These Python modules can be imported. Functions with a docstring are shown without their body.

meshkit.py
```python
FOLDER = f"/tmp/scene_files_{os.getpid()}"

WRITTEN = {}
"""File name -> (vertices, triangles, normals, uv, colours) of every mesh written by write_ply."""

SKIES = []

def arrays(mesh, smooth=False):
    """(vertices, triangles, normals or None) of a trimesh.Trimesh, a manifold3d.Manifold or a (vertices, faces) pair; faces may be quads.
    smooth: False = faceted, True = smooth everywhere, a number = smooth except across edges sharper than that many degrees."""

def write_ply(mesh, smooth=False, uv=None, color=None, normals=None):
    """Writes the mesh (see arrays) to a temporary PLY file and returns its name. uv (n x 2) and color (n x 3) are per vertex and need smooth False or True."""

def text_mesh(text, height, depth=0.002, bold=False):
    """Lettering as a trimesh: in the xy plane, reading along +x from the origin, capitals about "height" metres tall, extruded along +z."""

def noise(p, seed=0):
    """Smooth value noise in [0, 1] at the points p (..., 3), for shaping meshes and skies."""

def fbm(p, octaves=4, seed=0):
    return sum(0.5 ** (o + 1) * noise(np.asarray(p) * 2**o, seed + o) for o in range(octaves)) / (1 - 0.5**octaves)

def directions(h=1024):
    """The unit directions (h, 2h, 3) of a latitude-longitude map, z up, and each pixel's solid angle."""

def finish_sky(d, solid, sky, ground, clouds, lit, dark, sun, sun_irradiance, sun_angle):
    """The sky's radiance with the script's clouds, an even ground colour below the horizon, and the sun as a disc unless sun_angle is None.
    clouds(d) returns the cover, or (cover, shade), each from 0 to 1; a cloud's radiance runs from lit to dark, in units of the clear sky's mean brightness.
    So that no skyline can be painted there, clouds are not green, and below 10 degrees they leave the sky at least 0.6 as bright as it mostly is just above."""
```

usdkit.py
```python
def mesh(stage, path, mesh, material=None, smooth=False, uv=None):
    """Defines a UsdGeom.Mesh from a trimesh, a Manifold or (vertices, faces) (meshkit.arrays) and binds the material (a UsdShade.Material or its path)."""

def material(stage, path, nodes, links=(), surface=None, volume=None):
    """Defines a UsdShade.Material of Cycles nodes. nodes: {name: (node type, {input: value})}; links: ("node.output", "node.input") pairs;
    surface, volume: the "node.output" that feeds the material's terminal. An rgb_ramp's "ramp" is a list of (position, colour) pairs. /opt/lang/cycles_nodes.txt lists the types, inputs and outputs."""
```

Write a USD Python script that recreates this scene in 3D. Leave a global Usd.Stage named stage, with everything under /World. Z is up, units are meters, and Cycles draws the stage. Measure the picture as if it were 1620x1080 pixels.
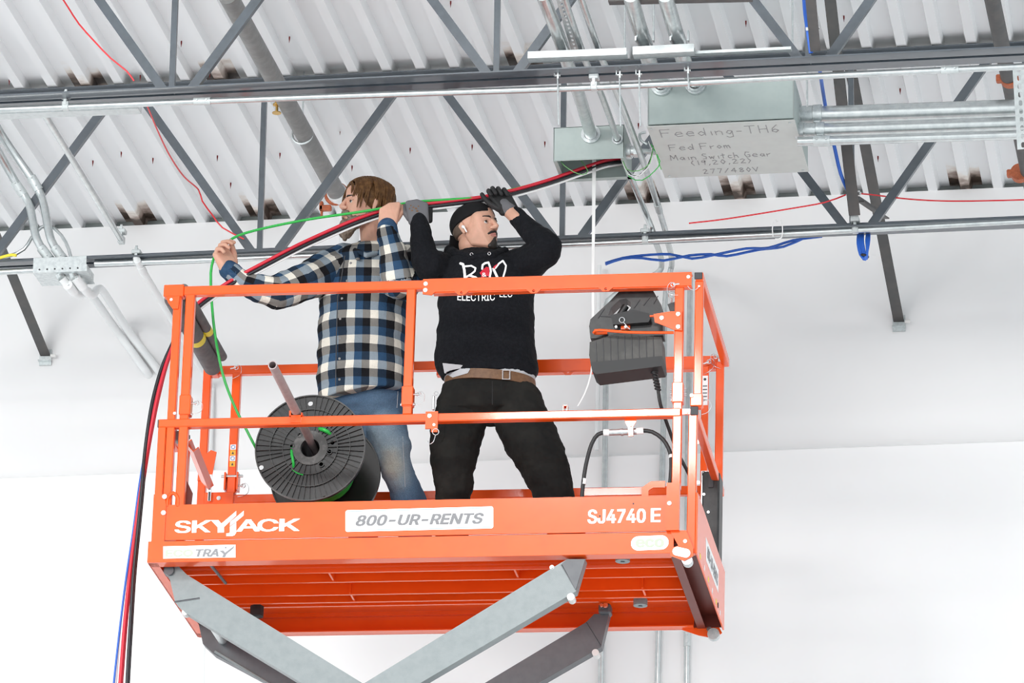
import math, random
import numpy as np, trimesh, manifold3d as m3, usdkit, meshkit
from manifold3d import Manifold, CrossSection
from shapely.geometry import Polygon, LineString, Point
from shapely import affinity
from pxr import Usd, UsdGeom, UsdLux, Gf, Sdf, UsdShade

random.seed(7)
RNG = np.random.default_rng(7)
stage = Usd.Stage.CreateInMemory()
UsdGeom.SetStageUpAxis(stage, UsdGeom.Tokens.z)
UsdGeom.SetStageMetersPerUnit(stage, 1.0)
UsdGeom.Xform.Define(stage, '/World')
UsdGeom.Scope.Define(stage, '/World/Looks')

# ------------------------------------------------------------------ camera
CZ = 1.6                                   # eye height above the slab
CAM = np.array([[0.9879955699509239, 0.15392381058361143, 0.013123044340759563],
                [0.039240615668069564, -0.33221968535224644, 0.9423854066922118],
                [-0.14941528649820235, 0.9305576506589341, 0.33427164247178554]])   # rows: right, up, forward
FPX = 8200.0
cam = UsdGeom.Camera.Define(stage, '/World/camera')
cm = np.eye(4); cm[0, :3] = CAM[0]; cm[1, :3] = CAM[1]; cm[2, :3] = -CAM[2]; cm[3, :3] = (0, 0, CZ)
cam.AddTransformOp().Set(Gf.Matrix4d(cm.tolist()))
cam.CreateHorizontalApertureAttr(36.0); cam.CreateVerticalApertureAttr(24.0)
cam.CreateFocalLengthAttr(FPX / 1620 * 36.0)
cam.CreateClippingRangeAttr(Gf.Vec2f(0.1, 500))
cam.CreateExposureAttr(-0.17)

# ------------------------------------------------------------------ light: overcast daylight, one roof skylight, a band of high windows to the left
dome = UsdLux.DomeLight.Define(stage, '/World/sky_light')
dome.CreateIntensityAttr(0.52); dome.CreateColorAttr(Gf.Vec3f(0.93, 0.975, 1.0))

def rect_light(name, centre, target, w, h, inten, col):
    l = UsdLux.RectLight.Define(stage, '/World/' + name)
    c, t = np.array(centre, float), np.array(target, float)
    z = c - t; z /= np.linalg.norm(z)
    up = np.array([0, 0, 1.0]) if abs(z[2]) < .95 else np.array([0, 1.0, 0])
    x = np.cross(up, z); x /= np.linalg.norm(x); y = np.cross(z, x)
    m = np.eye(4); m[0, :3], m[1, :3], m[2, :3], m[3, :3] = x, y, z, c
    l.AddTransformOp().Set(Gf.Matrix4d(m.tolist()))
    l.CreateWidthAttr(w); l.CreateHeightAttr(h); l.CreateIntensityAttr(inten); l.CreateColorAttr(Gf.Vec3f(*col))
    return l
rect_light('window_light', (-9.5, 4.5, 8.9), (-3.2, 21.5, 8.6), 7.0, 2.6, 25.0, (1.0, 0.985, 0.965))
rect_light('skylight', (-3.47, 14.65, 10.45), (-3.47, 14.65, 0), 1.15, 1.7, 54.0, (1.0, 0.99, 0.98))

# ------------------------------------------------------------------ lift frame: platform corner, turned and tilted a little
RP = np.array([[0.9998524940163996, -0.011872193511652087, 0.01241133475527667],
               [0.011701398477530314, 0.9998370706745635, 0.013744430820453872],
               [-0.012572489127285168, -0.01359717346105716, 0.9998285099910956]])
TP = np.array([-4.716392474422387, 20.00111182964001, 6.275039481528419 + CZ])
EYE = np.array([0, 0, CZ])

def ray(x, y):
    return CAM.T @ np.array([(x - 810.0) / FPX, -(y - 540.0) / FPX, 1.0])
def PY(x, y, Y):
    """measured point of the picture on the upright plane at distance Y"""
    r = ray(x, y); return EYE + r * Y / r[1]
def PZ(x, y, Z):
    """measured point of the picture at height Z above the slab"""
    r = ray(x, y); return EYE + r * (Z - CZ) / r[2]
def L(x, y, yl):
    """same on the lift's own lengthwise plane yl, in lift coordinates"""
    d = RP.T @ ray(x, y); o = RP.T @ (EYE - TP); return o + (yl - o[1]) / d[1] * d
def LZ(x, y, zl):
    d = RP.T @ ray(x, y); o = RP.T @ (EYE - TP); return o + (zl - o[2]) / d[2] * d
def l2w(p):
    return np.asarray(p, float) @ RP.T + TP
def W(x, y, yl):
    return l2w(L(x, y, yl))

# ------------------------------------------------------------------ materials
def mat(name, col, rough=.5, metal=0.0, spec=.5, noise=None, bump=None, coat=0.0, sheen=0.0, sss=0.0, trans=0.0):
    """noise: (scale, colour2, lo, hi); bump: (scale, strength, distance)"""
    n = {'p': ('principled_bsdf', dict(base_color=col, roughness=rough, metallic=metal, specular_ior_level=spec, coat_weight=coat, coat_roughness=.08, sheen_weight=sheen))}
    lk = []
    if sss: n['p'][1].update(subsurface_weight=sss, subsurface_radius=(1, .35, .2), subsurface_scale=.006)
    if noise or bump: n['tc'] = ('texture_coordinate', {})
    if noise:
        n['n'] = ('noise_texture', dict(scale=noise[0], detail=4.0, roughness=.6))
        n['r'] = ('rgb_ramp', dict(ramp=[(noise[2], col), (noise[3], noise[1])]))
        lk += [('tc.object', 'n.vector'), ('n.fac', 'r.fac'), ('r.color', 'p.base_color')]
    if bump:
        n['bn'] = ('noise_texture', dict(scale=bump[0], detail=3.0))
        n['b'] = ('bump', dict(strength=bump[1], distance=bump[2]))
        lk += [('tc.object', 'bn.vector'), ('bn.fac', 'b.height'), ('b.normal', 'p.normal')]
    return usdkit.material(stage, '/World/Looks/' + name, n, lk, surface='p.BSDF')

M = {}
M['orange'] = mat('orange_paint', (.92, .100, .006), .34, spec=.3, coat=.55, noise=(9, (.86, .085, .005), .45, .8))
M['steel_gray'] = mat('joist_paint', (.072, .090, .108), .34, spec=.8, coat=.5, noise=(14, (.055, .068, .082), .4, .7))
M['brown_steel'] = mat('bridging_primer', (.075, .075, .075), .55, noise=(10, (.11, .10, .095), .4, .75))
M['galv'] = mat('galvanised_steel', (.66, .70, .70), .38, metal=.75, noise=(60, (.50, .54, .55), .35, .7))
M['galv_white'] = mat('galvanised_strut', (.62, .66, .66), .42, metal=.35, noise=(40, (.52, .56, .56), .4, .7))
M['emt'] = mat('conduit_zinc', (.66, .69, .69), .27, metal=.85, noise=(30, (.52, .56, .56), .35, .7))
M['white_pipe'] = mat('white_painted_conduit', (.80, .82, .82), .45)
M['box'] = mat('box_gray_green', (.42, .485, .465), .5, noise=(22, (.39, .455, .44), .4, .7))
M['box_cover'] = mat('box_cover_gray', (.57, .595, .57), .45, noise=(18, (.54, .56, .54), .4, .7))
M['box_dark'] = mat('box_inside_gray', (.30, .33, .32), .6)
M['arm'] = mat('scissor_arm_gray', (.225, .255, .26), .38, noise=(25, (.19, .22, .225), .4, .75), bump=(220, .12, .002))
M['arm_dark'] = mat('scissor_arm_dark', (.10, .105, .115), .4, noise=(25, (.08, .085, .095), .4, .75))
M['black_plastic'] = mat('black_plastic', (.014, .014, .015), .42, noise=(30, (.028, .028, .028), .4, .75))
M['reel_plastic'] = mat('reel_plastic', (.012, .012, .0125), .33, noise=(18, (.03, .03, .029), .5, .8))
M['reel_rib'] = mat('reel_rib_plastic', (.040, .040, .039), .30, noise=(40, (.085, .083, .08), .5, .8))
M['hub_plastic'] = mat('reel_hub_plastic', (.055, .055, .053), .5, noise=(45, (.16, .155, .15), .5, .85))
M['rubber'] = mat('black_rubber', (.018, .018, .019), .55)
M['white_print'] = mat('white_vinyl', (.88, .88, .88), .4)
M['gray_print'] = mat('gray_vinyl', (.20, .20, .21), .5)
M['pale_gray_print'] = mat('pale_gray_vinyl', (.24, .24, .25), .5)
M['pale_green'] = mat('pale_green_vinyl', (.48, .78, .42), .5)
M['blue_line'] = mat('blue_vinyl', (.16, .27, .60), .5)
M['amber'] = mat('amber_vinyl', (.85, .42, .03), .5)
M['dark_print'] = mat('dark_ink', (.05, .05, .055), .6)
M['pencil'] = mat('marker_ink', (.30, .30, .305), .7)
M['chrome'] = mat('bright_zinc', (.85, .85, .85), .22, metal=1.0)
M['bolt_white'] = mat('painted_bolt_cap', (.70, .69, .67), .4)
M['worn_plastic'] = mat('worn_black_plastic', (.030, .029, .027), .5, noise=(7, (.085, .08, .074), .45, .75))
M['brass'] = mat('brass', (.62, .40, .13), .32, metal=.9)
M['copper_orange'] = mat('orange_coupling', (.50, .13, .05), .55, noise=(60, (.33, .08, .03), .4, .7))
M['pipe_gray'] = mat('black_steel_pipe', (.20, .20, .195), .5, noise=(20, (.27, .265, .26), .4, .75))
M['foam'] = mat('pipe_foam', (.115, .11, .115), .75, noise=(14, (.16, .155, .155), .4, .7), bump=(30, .4, .01))
M['yellow'] = mat('yellow_tape', (.85, .72, .05), .5)
M['red_cable'] = mat('red_insulation', (.62, .018, .04), .35)
M['black_cable'] = mat('black_insulation', (.014, .014, .018), .35)
M['white_cable'] = mat('white_insulation', (.86, .86, .86), .4)
M['blue_cable'] = mat('blue_insulation', (.03, .13, .55), .4)
M['green_cable'] = mat('green_insulation', (.02, .42, .06), .35)
M['red_wire'] = mat('red_thin_wire', (.75, .04, .05), .45)
M['skin'] = mat('skin', (.58, .33, .235), .5, spec=.35, noise=(30, (.66, .36, .265), .35, .7), sss=.12)
M['skin_pale'] = mat('skin_hands', (.66, .40, .30), .5, spec=.35, noise=(40, (.60, .32, .235), .35, .7), sss=.12)
M['lip'] = mat('lip', (.42, .17, .14), .5)
M['hair'] = mat('brown_hair', (.080, .035, .011), .55, spec=.25, noise=(55, (.20, .10, .036), .42, .8))
M['hair_dark'] = mat('dark_hair', (.022, .016, .013), .55)
M['stubble'] = mat('short_cropped_hair', (.11, .075, .055), .7)
M['beard'] = mat('grey_brown_beard', (.125, .090, .062), .6, noise=(70, (.27, .22, .175), .42, .78))
M['eye_white'] = mat('eye_white', (.55, .53, .51), .25)
M['iris'] = mat('iris', (.03, .018, .012), .15)
M['earbud'] = mat('earbud_white', (.88, .88, .88), .25)
M['hoodie'] = mat('black_fleece', (.0065, .0072, .0095), .9, spec=.15, noise=(90, (.011, .012, .015), .4, .7), bump=(25, .6, .014), sheen=.02)
M['cap'] = mat('black_cap_cloth', (.010, .010, .011), .85, spec=.2, bump=(300, .2, .002))
M['pants'] = mat('charcoal_work_cloth', (.0125, .0125, .0122), .9, spec=.12, noise=(7, (.026, .025, .022), .42, .78), bump=(16, .7, .016))
M['denim_cuff'] = mat('blue_flannel_cuff', (.028, .065, .13), .9, spec=.15, noise=(40, (.05, .095, .17), .4, .7))
M['tee'] = mat('grey_tee_cloth', (.47, .48, .50), .85, bump=(40, .5, .006))
M['leather'] = mat('brown_leather', (.17, .085, .038), .5, noise=(60, (.11, .052, .024), .4, .7))
M['glove_gray'] = mat('grey_knit_glove', (.135, .135, .145), .9, bump=(260, .3, .002))
M['glove_black'] = mat('black_nitrile_palm', (.016, .016, .017), .7, bump=(150, .3, .002))
M['boot'] = mat('boot_leather', (.05, .035, .025), .6)
M['concrete'] = mat('floor_concrete', (.62, .63, .64), .5, noise=(1.3, (.56, .57, .58), .4, .7))
M['wall_white'] = mat('wall_paint', (.83, .83, .83), .7, spec=.3, bump=(3.0, .10, .012))
M['wall_low'] = mat('lower_wall_paint', (.90, .90, .90), .7, spec=.3, bump=(3.0, .10, .012))
M['maroon'] = mat('maroon_beam_paint', (.16, .028, .018), .45)
M['pull_tape'] = mat('pull_tape', (.85, .85, .84), .5)
M['zip'] = mat('clear_zip_tie', (.82, .82, .82), .4)
M['screw_rust'] = mat('screw_red', (.20, .03, .03), .5)

def ceiling_material():
    """white sprayed deck; bare metal shadows of the joist tops and brown weld burns as stains with a place of their own"""
    n = {'g': ('geometry', {}), 's': ('separate_xyz', {}),
         'band1': ('math', dict(math_type='subtract', value2=BARE_Y)), 'abs1': ('math', dict(math_type='absolute')), 'band2': ('math', dict(math_type='subtract', value2=YW - .03)), 'abs2': ('math', dict(math_type='absolute')), 'amin': ('math', dict(math_type='minimum')), 'gt': ('math', dict(math_type='greater_than', value2=22.0)), 'gm': ('math', dict(math_type='multiply_add', value2=57.0)),
         'wob': ('noise_texture', dict(scale=3.0, detail=2.0)), 'wobm': ('math', dict(math_type='multiply_add', value2=.10, value3=-.05)),
         'sum1': ('math', dict(math_type='add')),
         'mr1': ('map_range', dict(from_min=.02, from_max=.085, to_min=1, to_max=0, clamp=True)),
         'cell': ('math', dict(math_type='multiply_add', value2=1 / RIB, value3=.5 - RIB0 / RIB)), 'fl': ('math', dict(math_type='floor')),
         'wn': ('white_noise_texture', dict(dimensions='1D')), 'thr': ('math', dict(math_type='greater_than', value2=.84)),
         'bn': ('noise_texture', dict(scale=9.0, detail=4.0)), 'bwide': ('math', dict(math_type='multiply_add', value2=.30, value3=-.15)), 'bsum': ('math', dict(math_type='add')),
         'mr2': ('map_range', dict(from_min=.03, from_max=.22, to_min=1, to_max=0, clamp=True)), 'bmul': ('math', dict(math_type='multiply')),
         'bramp': ('rgb_ramp', dict(ramp=[(0, (.88, .89, .90)), (.35, (.70, .55, .40)), (.7, (.22, .10, .04)), (1, (.05, .03, .02))])),
         'base': ('mix', dict(color1=(.88, .89, .90), color2=(.58, .59, .585))),
         'mx': ('mix', {}), 'p': ('principled_bsdf', dict(roughness=.55, specular_ior_level=.4))}
    lk = [('g.position', 's.vector'), ('s.y', 'band1.value1'), ('band1.value', 'abs1.value1'),
          ('g.position', 'wob.vector'), ('wob.fac', 'wobm.value1'), ('wobm.value', 'sum1.value1'), ('abs1.value', 'sum1.value2'),
          ('sum1.value', 'mr1.value'), ('mr1.result', 'base.fac'),
          ('s.y', 'band2.value1'), ('band2.value', 'abs2.value1'), ('abs1.value', 'amin.value1'), ('abs2.value', 'amin.value2'), ('s.y', 'gt.value1'), ('gt.value', 'gm.value1'), ('fl.value', 'gm.value3'), ('s.x', 'cell.value1'), ('cell.value', 'fl.value1'), ('gm.value', 'wn.w'), ('wn.value', 'thr.value1'),
          ('g.position', 'bn.vector'), ('bn.fac', 'bwide.value1'), ('bwide.value', 'bsum.value1'), ('amin.value', 'bsum.value2'),
          ('bsum.value', 'mr2.value'), ('mr2.result', 'bmul.value1'), ('thr.value', 'bmul.value2'),
          ('bmul.value', 'bramp.fac'), ('base.color', 'mx.color1'), ('bramp.color', 'mx.color2'), ('bmul.value', 'mx.fac'), ('mx.color', 'p.base_color')]
    return usdkit.material(stage, '/World/Looks/deck_paint', n, lk, surface='p.BSDF')

def plaid_material():
    seq = [(.82, .78, .69), (.028, .072, .145), (.010, .010, .012)]
    stops = []
    for i, c in enumerate(seq):
        stops += [(i / len(seq) + 1e-4, c), ((i + 1) / len(seq) - 1e-4, c)]
    n = {'tc': ('texture_coordinate', {}), 's': ('separate_xyz', {}),
         'wn': ('noise_texture', dict(scale=900.0, detail=2.0)), 'wc': ('rgb_ramp', dict(ramp=[(.3, (.75, .75, .75)), (.7, (1.15, 1.15, 1.15))])),
         'fu': ('math', dict(math_type='fraction')), 'fv': ('math', dict(math_type='fraction')),
         'ru': ('rgb_ramp', dict(ramp=stops, interpolate=False)), 'rv': ('rgb_ramp', dict(ramp=stops, interpolate=False)),
         'm0': ('mix', dict(fac=.5)), 'mp': ('mix', dict(mix_type='multiply', fac=1.0)), 'mg': ('gamma', dict(gamma=.5)), 'm': ('mix', dict(fac=.6)), 'mm': ('mix', dict(mix_type='multiply', fac=1.0)),
         'bn': ('noise_texture', dict(scale=22.0, detail=3.0)), 'b': ('bump', dict(strength=.6, distance=.012)),
         'p': ('principled_bsdf', dict(roughness=.9, specular_ior_level=.15))}
    lk = [('tc.UV', 's.vector'), ('s.x', 'fu.value1'), ('s.y', 'fv.value1'), ('fu.value', 'ru.fac'), ('fv.value', 'rv.fac'),
          ('ru.color', 'm0.color1'), ('rv.color', 'm0.color2'), ('ru.color', 'mp.color1'), ('rv.color', 'mp.color2'), ('mp.color', 'mg.color'), ('m0.color', 'm.color1'), ('mg.color', 'm.color2'), ('m.color', 'mm.color1'), ('tc.object', 'wn.vector'), ('wn.fac', 'wc.fac'), ('wc.color', 'mm.color2'),
          ('mm.color', 'p.base_color'), ('tc.object', 'bn.vector'), ('bn.fac', 'b.height'), ('b.normal', 'p.normal')]
    return usdkit.material(stage, '/World/Looks/plaid_flannel', n, lk, surface='p.BSDF')

def denim_material():
    """blue denim, faded on the front of thigh and knee (wear placed by the uv the trousers carry: x = fade)"""
    n = {'tc': ('texture_coordinate', {}), 's': ('separate_xyz', {}),
         'wn': ('noise_texture', dict(scale=260.0, detail=2.0)), 'wc': ('rgb_ramp', dict(ramp=[(.3, (.8, .8, .8)), (.7, (1.15, 1.15, 1.15))])),
         'bl': ('noise_texture', dict(scale=9.0, detail=3.0)), 'add': ('math', dict(math_type='multiply_add', value2=.35, value3=-.17)), 'sum': ('math', dict(math_type='add')),
         'r': ('rgb_ramp', dict(ramp=[(0, (.05, .095, .17)), (.3, (.10, .165, .25)), (.7, (.26, .33, .38)), (1, (.44, .45, .40))])),
         'mm': ('mix', dict(mix_type='multiply', fac=1.0)),
         'bn': ('noise_texture', dict(scale=18.0, detail=3.0)), 'b': ('bump', dict(strength=.6, distance=.014)),
         'p': ('principled_bsdf', dict(roughness=.85, specular_ior_level=.2))}
    lk = [('tc.UV', 's.vector'), ('tc.object', 'bl.vector'), ('bl.fac', 'add.value1'), ('add.value', 'sum.value1'), ('s.x', 'sum.value2'), ('sum.value', 'r.fac'),
          ('r.color', 'mm.color1'), ('tc.object', 'wn.vector'), ('wn.fac', 'wc.fac'), ('wc.color', 'mm.color2'), ('mm.color', 'p.base_color'),
          ('tc.object', 'bn.vector'), ('bn.fac', 'b.height'), ('b.normal', 'p.normal')]
    return usdkit.material(stage, '/World/Looks/washed_denim', n, lk, surface='p.BSDF')

# ------------------------------------------------------------------ scene tree helpers
used = {}
def numbered(parent, name):
    k = (parent, name); i = used.get(k, 0); used[k] = i + 1
    return f'{parent}/{name}' if i == 0 else f'{parent}/{name}_{i:03d}'
def tag(prim, label=None, cat=None, group=None, kind=None):
    for k, v in (('label', label), ('category', cat), ('group', group), ('kind', kind)):
        if v: prim.SetCustomDataByKey(k, v)
    return prim
BASE = {}
def thing(name, label, cat, loc=(0, 0, 0), group=None, kind=None, matrix=None):
    path = numbered('/World', name)
    x = UsdGeom.Xform.Define(stage, path)
    if matrix is not None:
        x.AddTransformOp().Set(Gf.Matrix4d(matrix.tolist())); BASE[path] = np.zeros(3)
    else:
        x.AddTranslateOp().Set(Gf.Vec3d(*map(float, loc))); BASE[path] = np.array(loc, float)
    tag(x.GetPrim(), label, cat, group, kind)
    return path
def arr(mesh):
    v, f, _ = meshkit.arrays(mesh); return v, f
def join(ms):
    vs, fs, n = [], [], 0
    for m in ms:
        v, f = arr(m); vs.append(v); fs.append(f + n); n += len(v)
    return (np.vstack(vs), np.vstack(fs))
def part(parent, name, mesh, m, label=None, smooth=30, uv=None, kind=None):
    """a mesh under a thing or a part; the coordinates given are those of the world (of the lift for its parts)"""
    path = numbered(parent, name)
    if isinstance(mesh, list): mesh = join(mesh)
    v, f = arr(mesh)
    b = next((BASE[p] for p in (parent, parent.rsplit('/', 1)[0]) if p in BASE), np.zeros(3))
    r = usdkit.mesh(stage, path, (v - b, f), M[m] if isinstance(m, str) else m, smooth=smooth, uv=uv)
    BASE[path] = b
    tag(r.GetPrim(), label, None, None, kind)
    return path
def solo(name, mesh, m, label, cat, group=None, smooth=30, kind=None):
    path = numbered('/World', name)
    if isinstance(mesh, list): mesh = join(mesh)
    v, f = arr(mesh)
    c = np.array([(v[:, 0].min() + v[:, 0].max()) / 2, (v[:, 1].min() + v[:, 1].max()) / 2, v[:, 2].min()])
    r = usdkit.mesh(stage, path, (v - c, f), M[m] if isinstance(m, str) else m, smooth=smooth)
    r.AddTranslateOp().Set(Gf.Vec3d(*map(float, c)))
    BASE[path] = c
    tag(r.GetPrim(), label, cat, group, kind)
    return path

# ------------------------------------------------------------------ shape helpers
def nrm(v):
    v = np.asarray(v, float); return v / max(np.linalg.norm(v), 1e-12)
def box(lo, hi, bev=0.0):
    lo, hi = np.minimum(lo, hi).astype(float), np.maximum(lo, hi).astype(float)
    if bev <= 0:
        m = trimesh.creation.box(hi - lo); m.apply_translation((lo + hi) / 2); return m
    pts = []
    for s in np.ndindex(2, 2, 2):
        c = np.where(s, hi, lo); d = np.where(s, -1, 1) * bev
        for k in range(3):
            q = c + d; q[k] = c[k]; pts.append(q)
    return trimesh.convex.convex_hull(np.array(pts))
def prism(prof, p0, p1, up=(0, 0, 1), holes=()):
    """extrude a 2-D outline (u to the right, v up, seen along the run) from p0 to p1"""
    p0, p1 = np.asarray(p0, float), np.asarray(p1, float)
    d = nrm(p1 - p0); r = nrm(np.cross(d, up)); u = np.cross(r, d)
    poly = prof if isinstance(prof, Polygon) else Polygon(prof, holes)
    m = trimesh.creation.extrude_polygon(poly, np.linalg.norm(p1 - p0), engine='earcut')
    v = np.asarray(m.vertices); m.vertices = p0 + v[:, :1] * r + v[:, 1:2] * u + v[:, 2:3] * d
    m.fix_normals(); return m
def rrect(w, h, b):
    return [(-w/2+b, -h/2), (w/2-b, -h/2), (w/2, -h/2+b), (w/2, h/2-b), (w/2-b, h/2), (-w/2+b, h/2), (-w/2, h/2-b), (-w/2, -h/2+b)]
def bar(p0, p1, w, h, up=(0, 0, 1), b=.003):
    return prism(rrect(w, h, b), p0, p1, up)
def angle_iron(p0, p1, a, c, t, up=(0, 0, 1), flip=1):
    """L section: leg a along 'right'*flip, leg c up"""
    pr = [(0, 0), (a * flip, 0), (a * flip, t), (t * flip, t), (t * flip, c), (0, c)]
    return prism(pr if flip > 0 else pr[::-1], p0, p1, up)
def channel(p0, p1, w, h, t, up=(0, 0, 1), lip=0.0):
    """strut channel opening upwards along 'up'"""
    pr = [(-w/2, 0), (w/2, 0), (w/2, h), (w/2-t-lip, h), (w/2-t-lip, h-t), (w/2-t, h-t), (w/2-t, t), (-w/2+t, t), (-w/2+t, h-t), (-w/2+t+lip, h-t), (-w/2+t+lip, h), (-w/2, h)]
    if lip == 0: pr = [(-w/2, 0), (w/2, 0), (w/2, h), (w/2-t, h), (w/2-t, t), (-w/2+t, t), (-w/2+t, h), (-w/2, h)]
    return prism(pr, p0, p1, up)
def cyl(p0, p1, r, n=20, r2=None):
    p0, p1 = np.asarray(p0, float), np.asarray(p1, float); d = nrm(p1 - p0)
    a = nrm(np.cross(d, (0, 0, 1) if abs(d[2]) < .9 else (1, 0, 0))); b = np.cross(d, a)
    t = np.arange(n) / n * 2 * np.pi; ring = np.cos(t)[:, None] * a + np.sin(t)[:, None] * b
    r2 = r if r2 is None else r2
    v = np.vstack([p0 + ring * r, p1 + ring * r2, [p0, p1]])
    i = np.arange(n); j = (i + 1) % n
    f = np.vstack([np.stack([i, j, j + n], 1), np.stack([i, j + n, i + n], 1), np.stack([j, i, np.full(n, 2*n)], 1), np.stack([i + n, j + n, np.full(n, 2*n+1)], 1)])
    return (v, f)
def tube(p0, p1, ro, ri, n=24):
    """open-ended pipe with a wall"""
    p0, p1 = np.asarray(p0, float), np.asarray(p1, float); d = nrm(p1 - p0)
    a = nrm(np.cross(d, (0, 0, 1) if abs(d[2]) < .9 else (1, 0, 0))); b = np.cross(d, a)
    t = np.arange(n) / n * 2 * np.pi; ring = np.cos(t)[:, None] * a + np.sin(t)[:, None] * b
    R = [p0 + ring * ro, p1 + ring * ro, p1 + ring * ri, p0 + ring * ri]
    v = np.vstack(R); f = []
    i = np.arange(n); j = (i + 1) % n
    for k in range(4):
        A, B = k * n, ((k + 1) % 4) * n
        f += [np.stack([i + A, j + A, j + B], 1), np.stack([i + A, j + B, i + B], 1)]
    return (v, np.vstack(f))
def spline(pts, step=.03):
    P = np.asarray(pts, float); out = []
    Q = np.vstack([2 * P[0] - P[1], P, 2 * P[-1] - P[-2]])
    for k in range(len(P) - 1):
        a, b, c, d = Q[k:k + 4]; n = max(2, int(np.linalg.norm(c - b) / step))
        t = np.arange(n)[:, None] / n
        out.append(.5 * (2 * b + (c - a) * t + (2 * a - 5 * b + 4 * c - d) * t**2 + (3 * b - a - 3 * c + d) * t**3))
    return np.vstack(out + [P[-1:]])
def sweep(path, r, n=10, closed=False):
    P = np.asarray(path, float); T = np.gradient(P, axis=0)
    if closed: T = np.roll(P, -1, 0) - np.roll(P, 1, 0)
    T /= np.maximum(np.linalg.norm(T, axis=1, keepdims=True), 1e-12)
    a = nrm(np.cross(T[0], (0, 0, 1) if abs(T[0][2]) < .9 else (1, 0, 0))); A = []
    for t in T:
        a = nrm(a - t * np.dot(a, t)); A.append(a)
    A = np.array(A); B = np.cross(T, A); th = np.arange(n) / n * 2 * np.pi
    rr = np.broadcast_to(np.asarray(r, float), (len(P),))[:, None, None]
    ring = P[:, None] + rr * (np.cos(th)[None, :, None] * A[:, None] + np.sin(th)[None, :, None] * B[:, None])
    v = ring.reshape(-1, 3); f = []; m = len(P); i = np.arange(n); j = (i + 1) % n
    for k in range(m if closed else m - 1):
        p, q = k * n, ((k + 1) % m) * n
        f += [np.stack([p + i, p + j, q + j], 1), np.stack([p + i, q + j, q + i], 1)]
    if not closed:
        v = np.vstack([v, P[:1], P[-1:]])
        f += [np.stack([j, i, np.full(n, m * n)], 1), np.stack([(m-1)*n + i, (m-1)*n + j, np.full(n, m * n + 1)], 1)]
    return (v, np.vstack(f))
def ring_loop(c, r, ax, rad, n=20, m=8):
    ax = nrm(ax); a = nrm(np.cross(ax, (0, 0, 1) if abs(ax[2]) < .9 else (1, 0, 0))); b = np.cross(ax, a)
    t = np.arange(n) / n * 2 * np.pi
    return sweep(np.asarray(c) + r * (np.cos(t)[:, None] * a + np.sin(t)[:, None] * b), rad, m, closed=True)
def xz(poly, y0, y1):
    """outline in the x-z plane extruded in y"""
    p = poly if isinstance(poly, Polygon) else Polygon(poly)
    m = trimesh.creation.extrude_polygon(p, abs(y1 - y0), engine='earcut')
    v = np.asarray(m.vertices); m.vertices = np.stack([v[:, 0], max(y0, y1) - v[:, 2], v[:, 1]], 1); m.fix_normals(); return m
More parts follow.
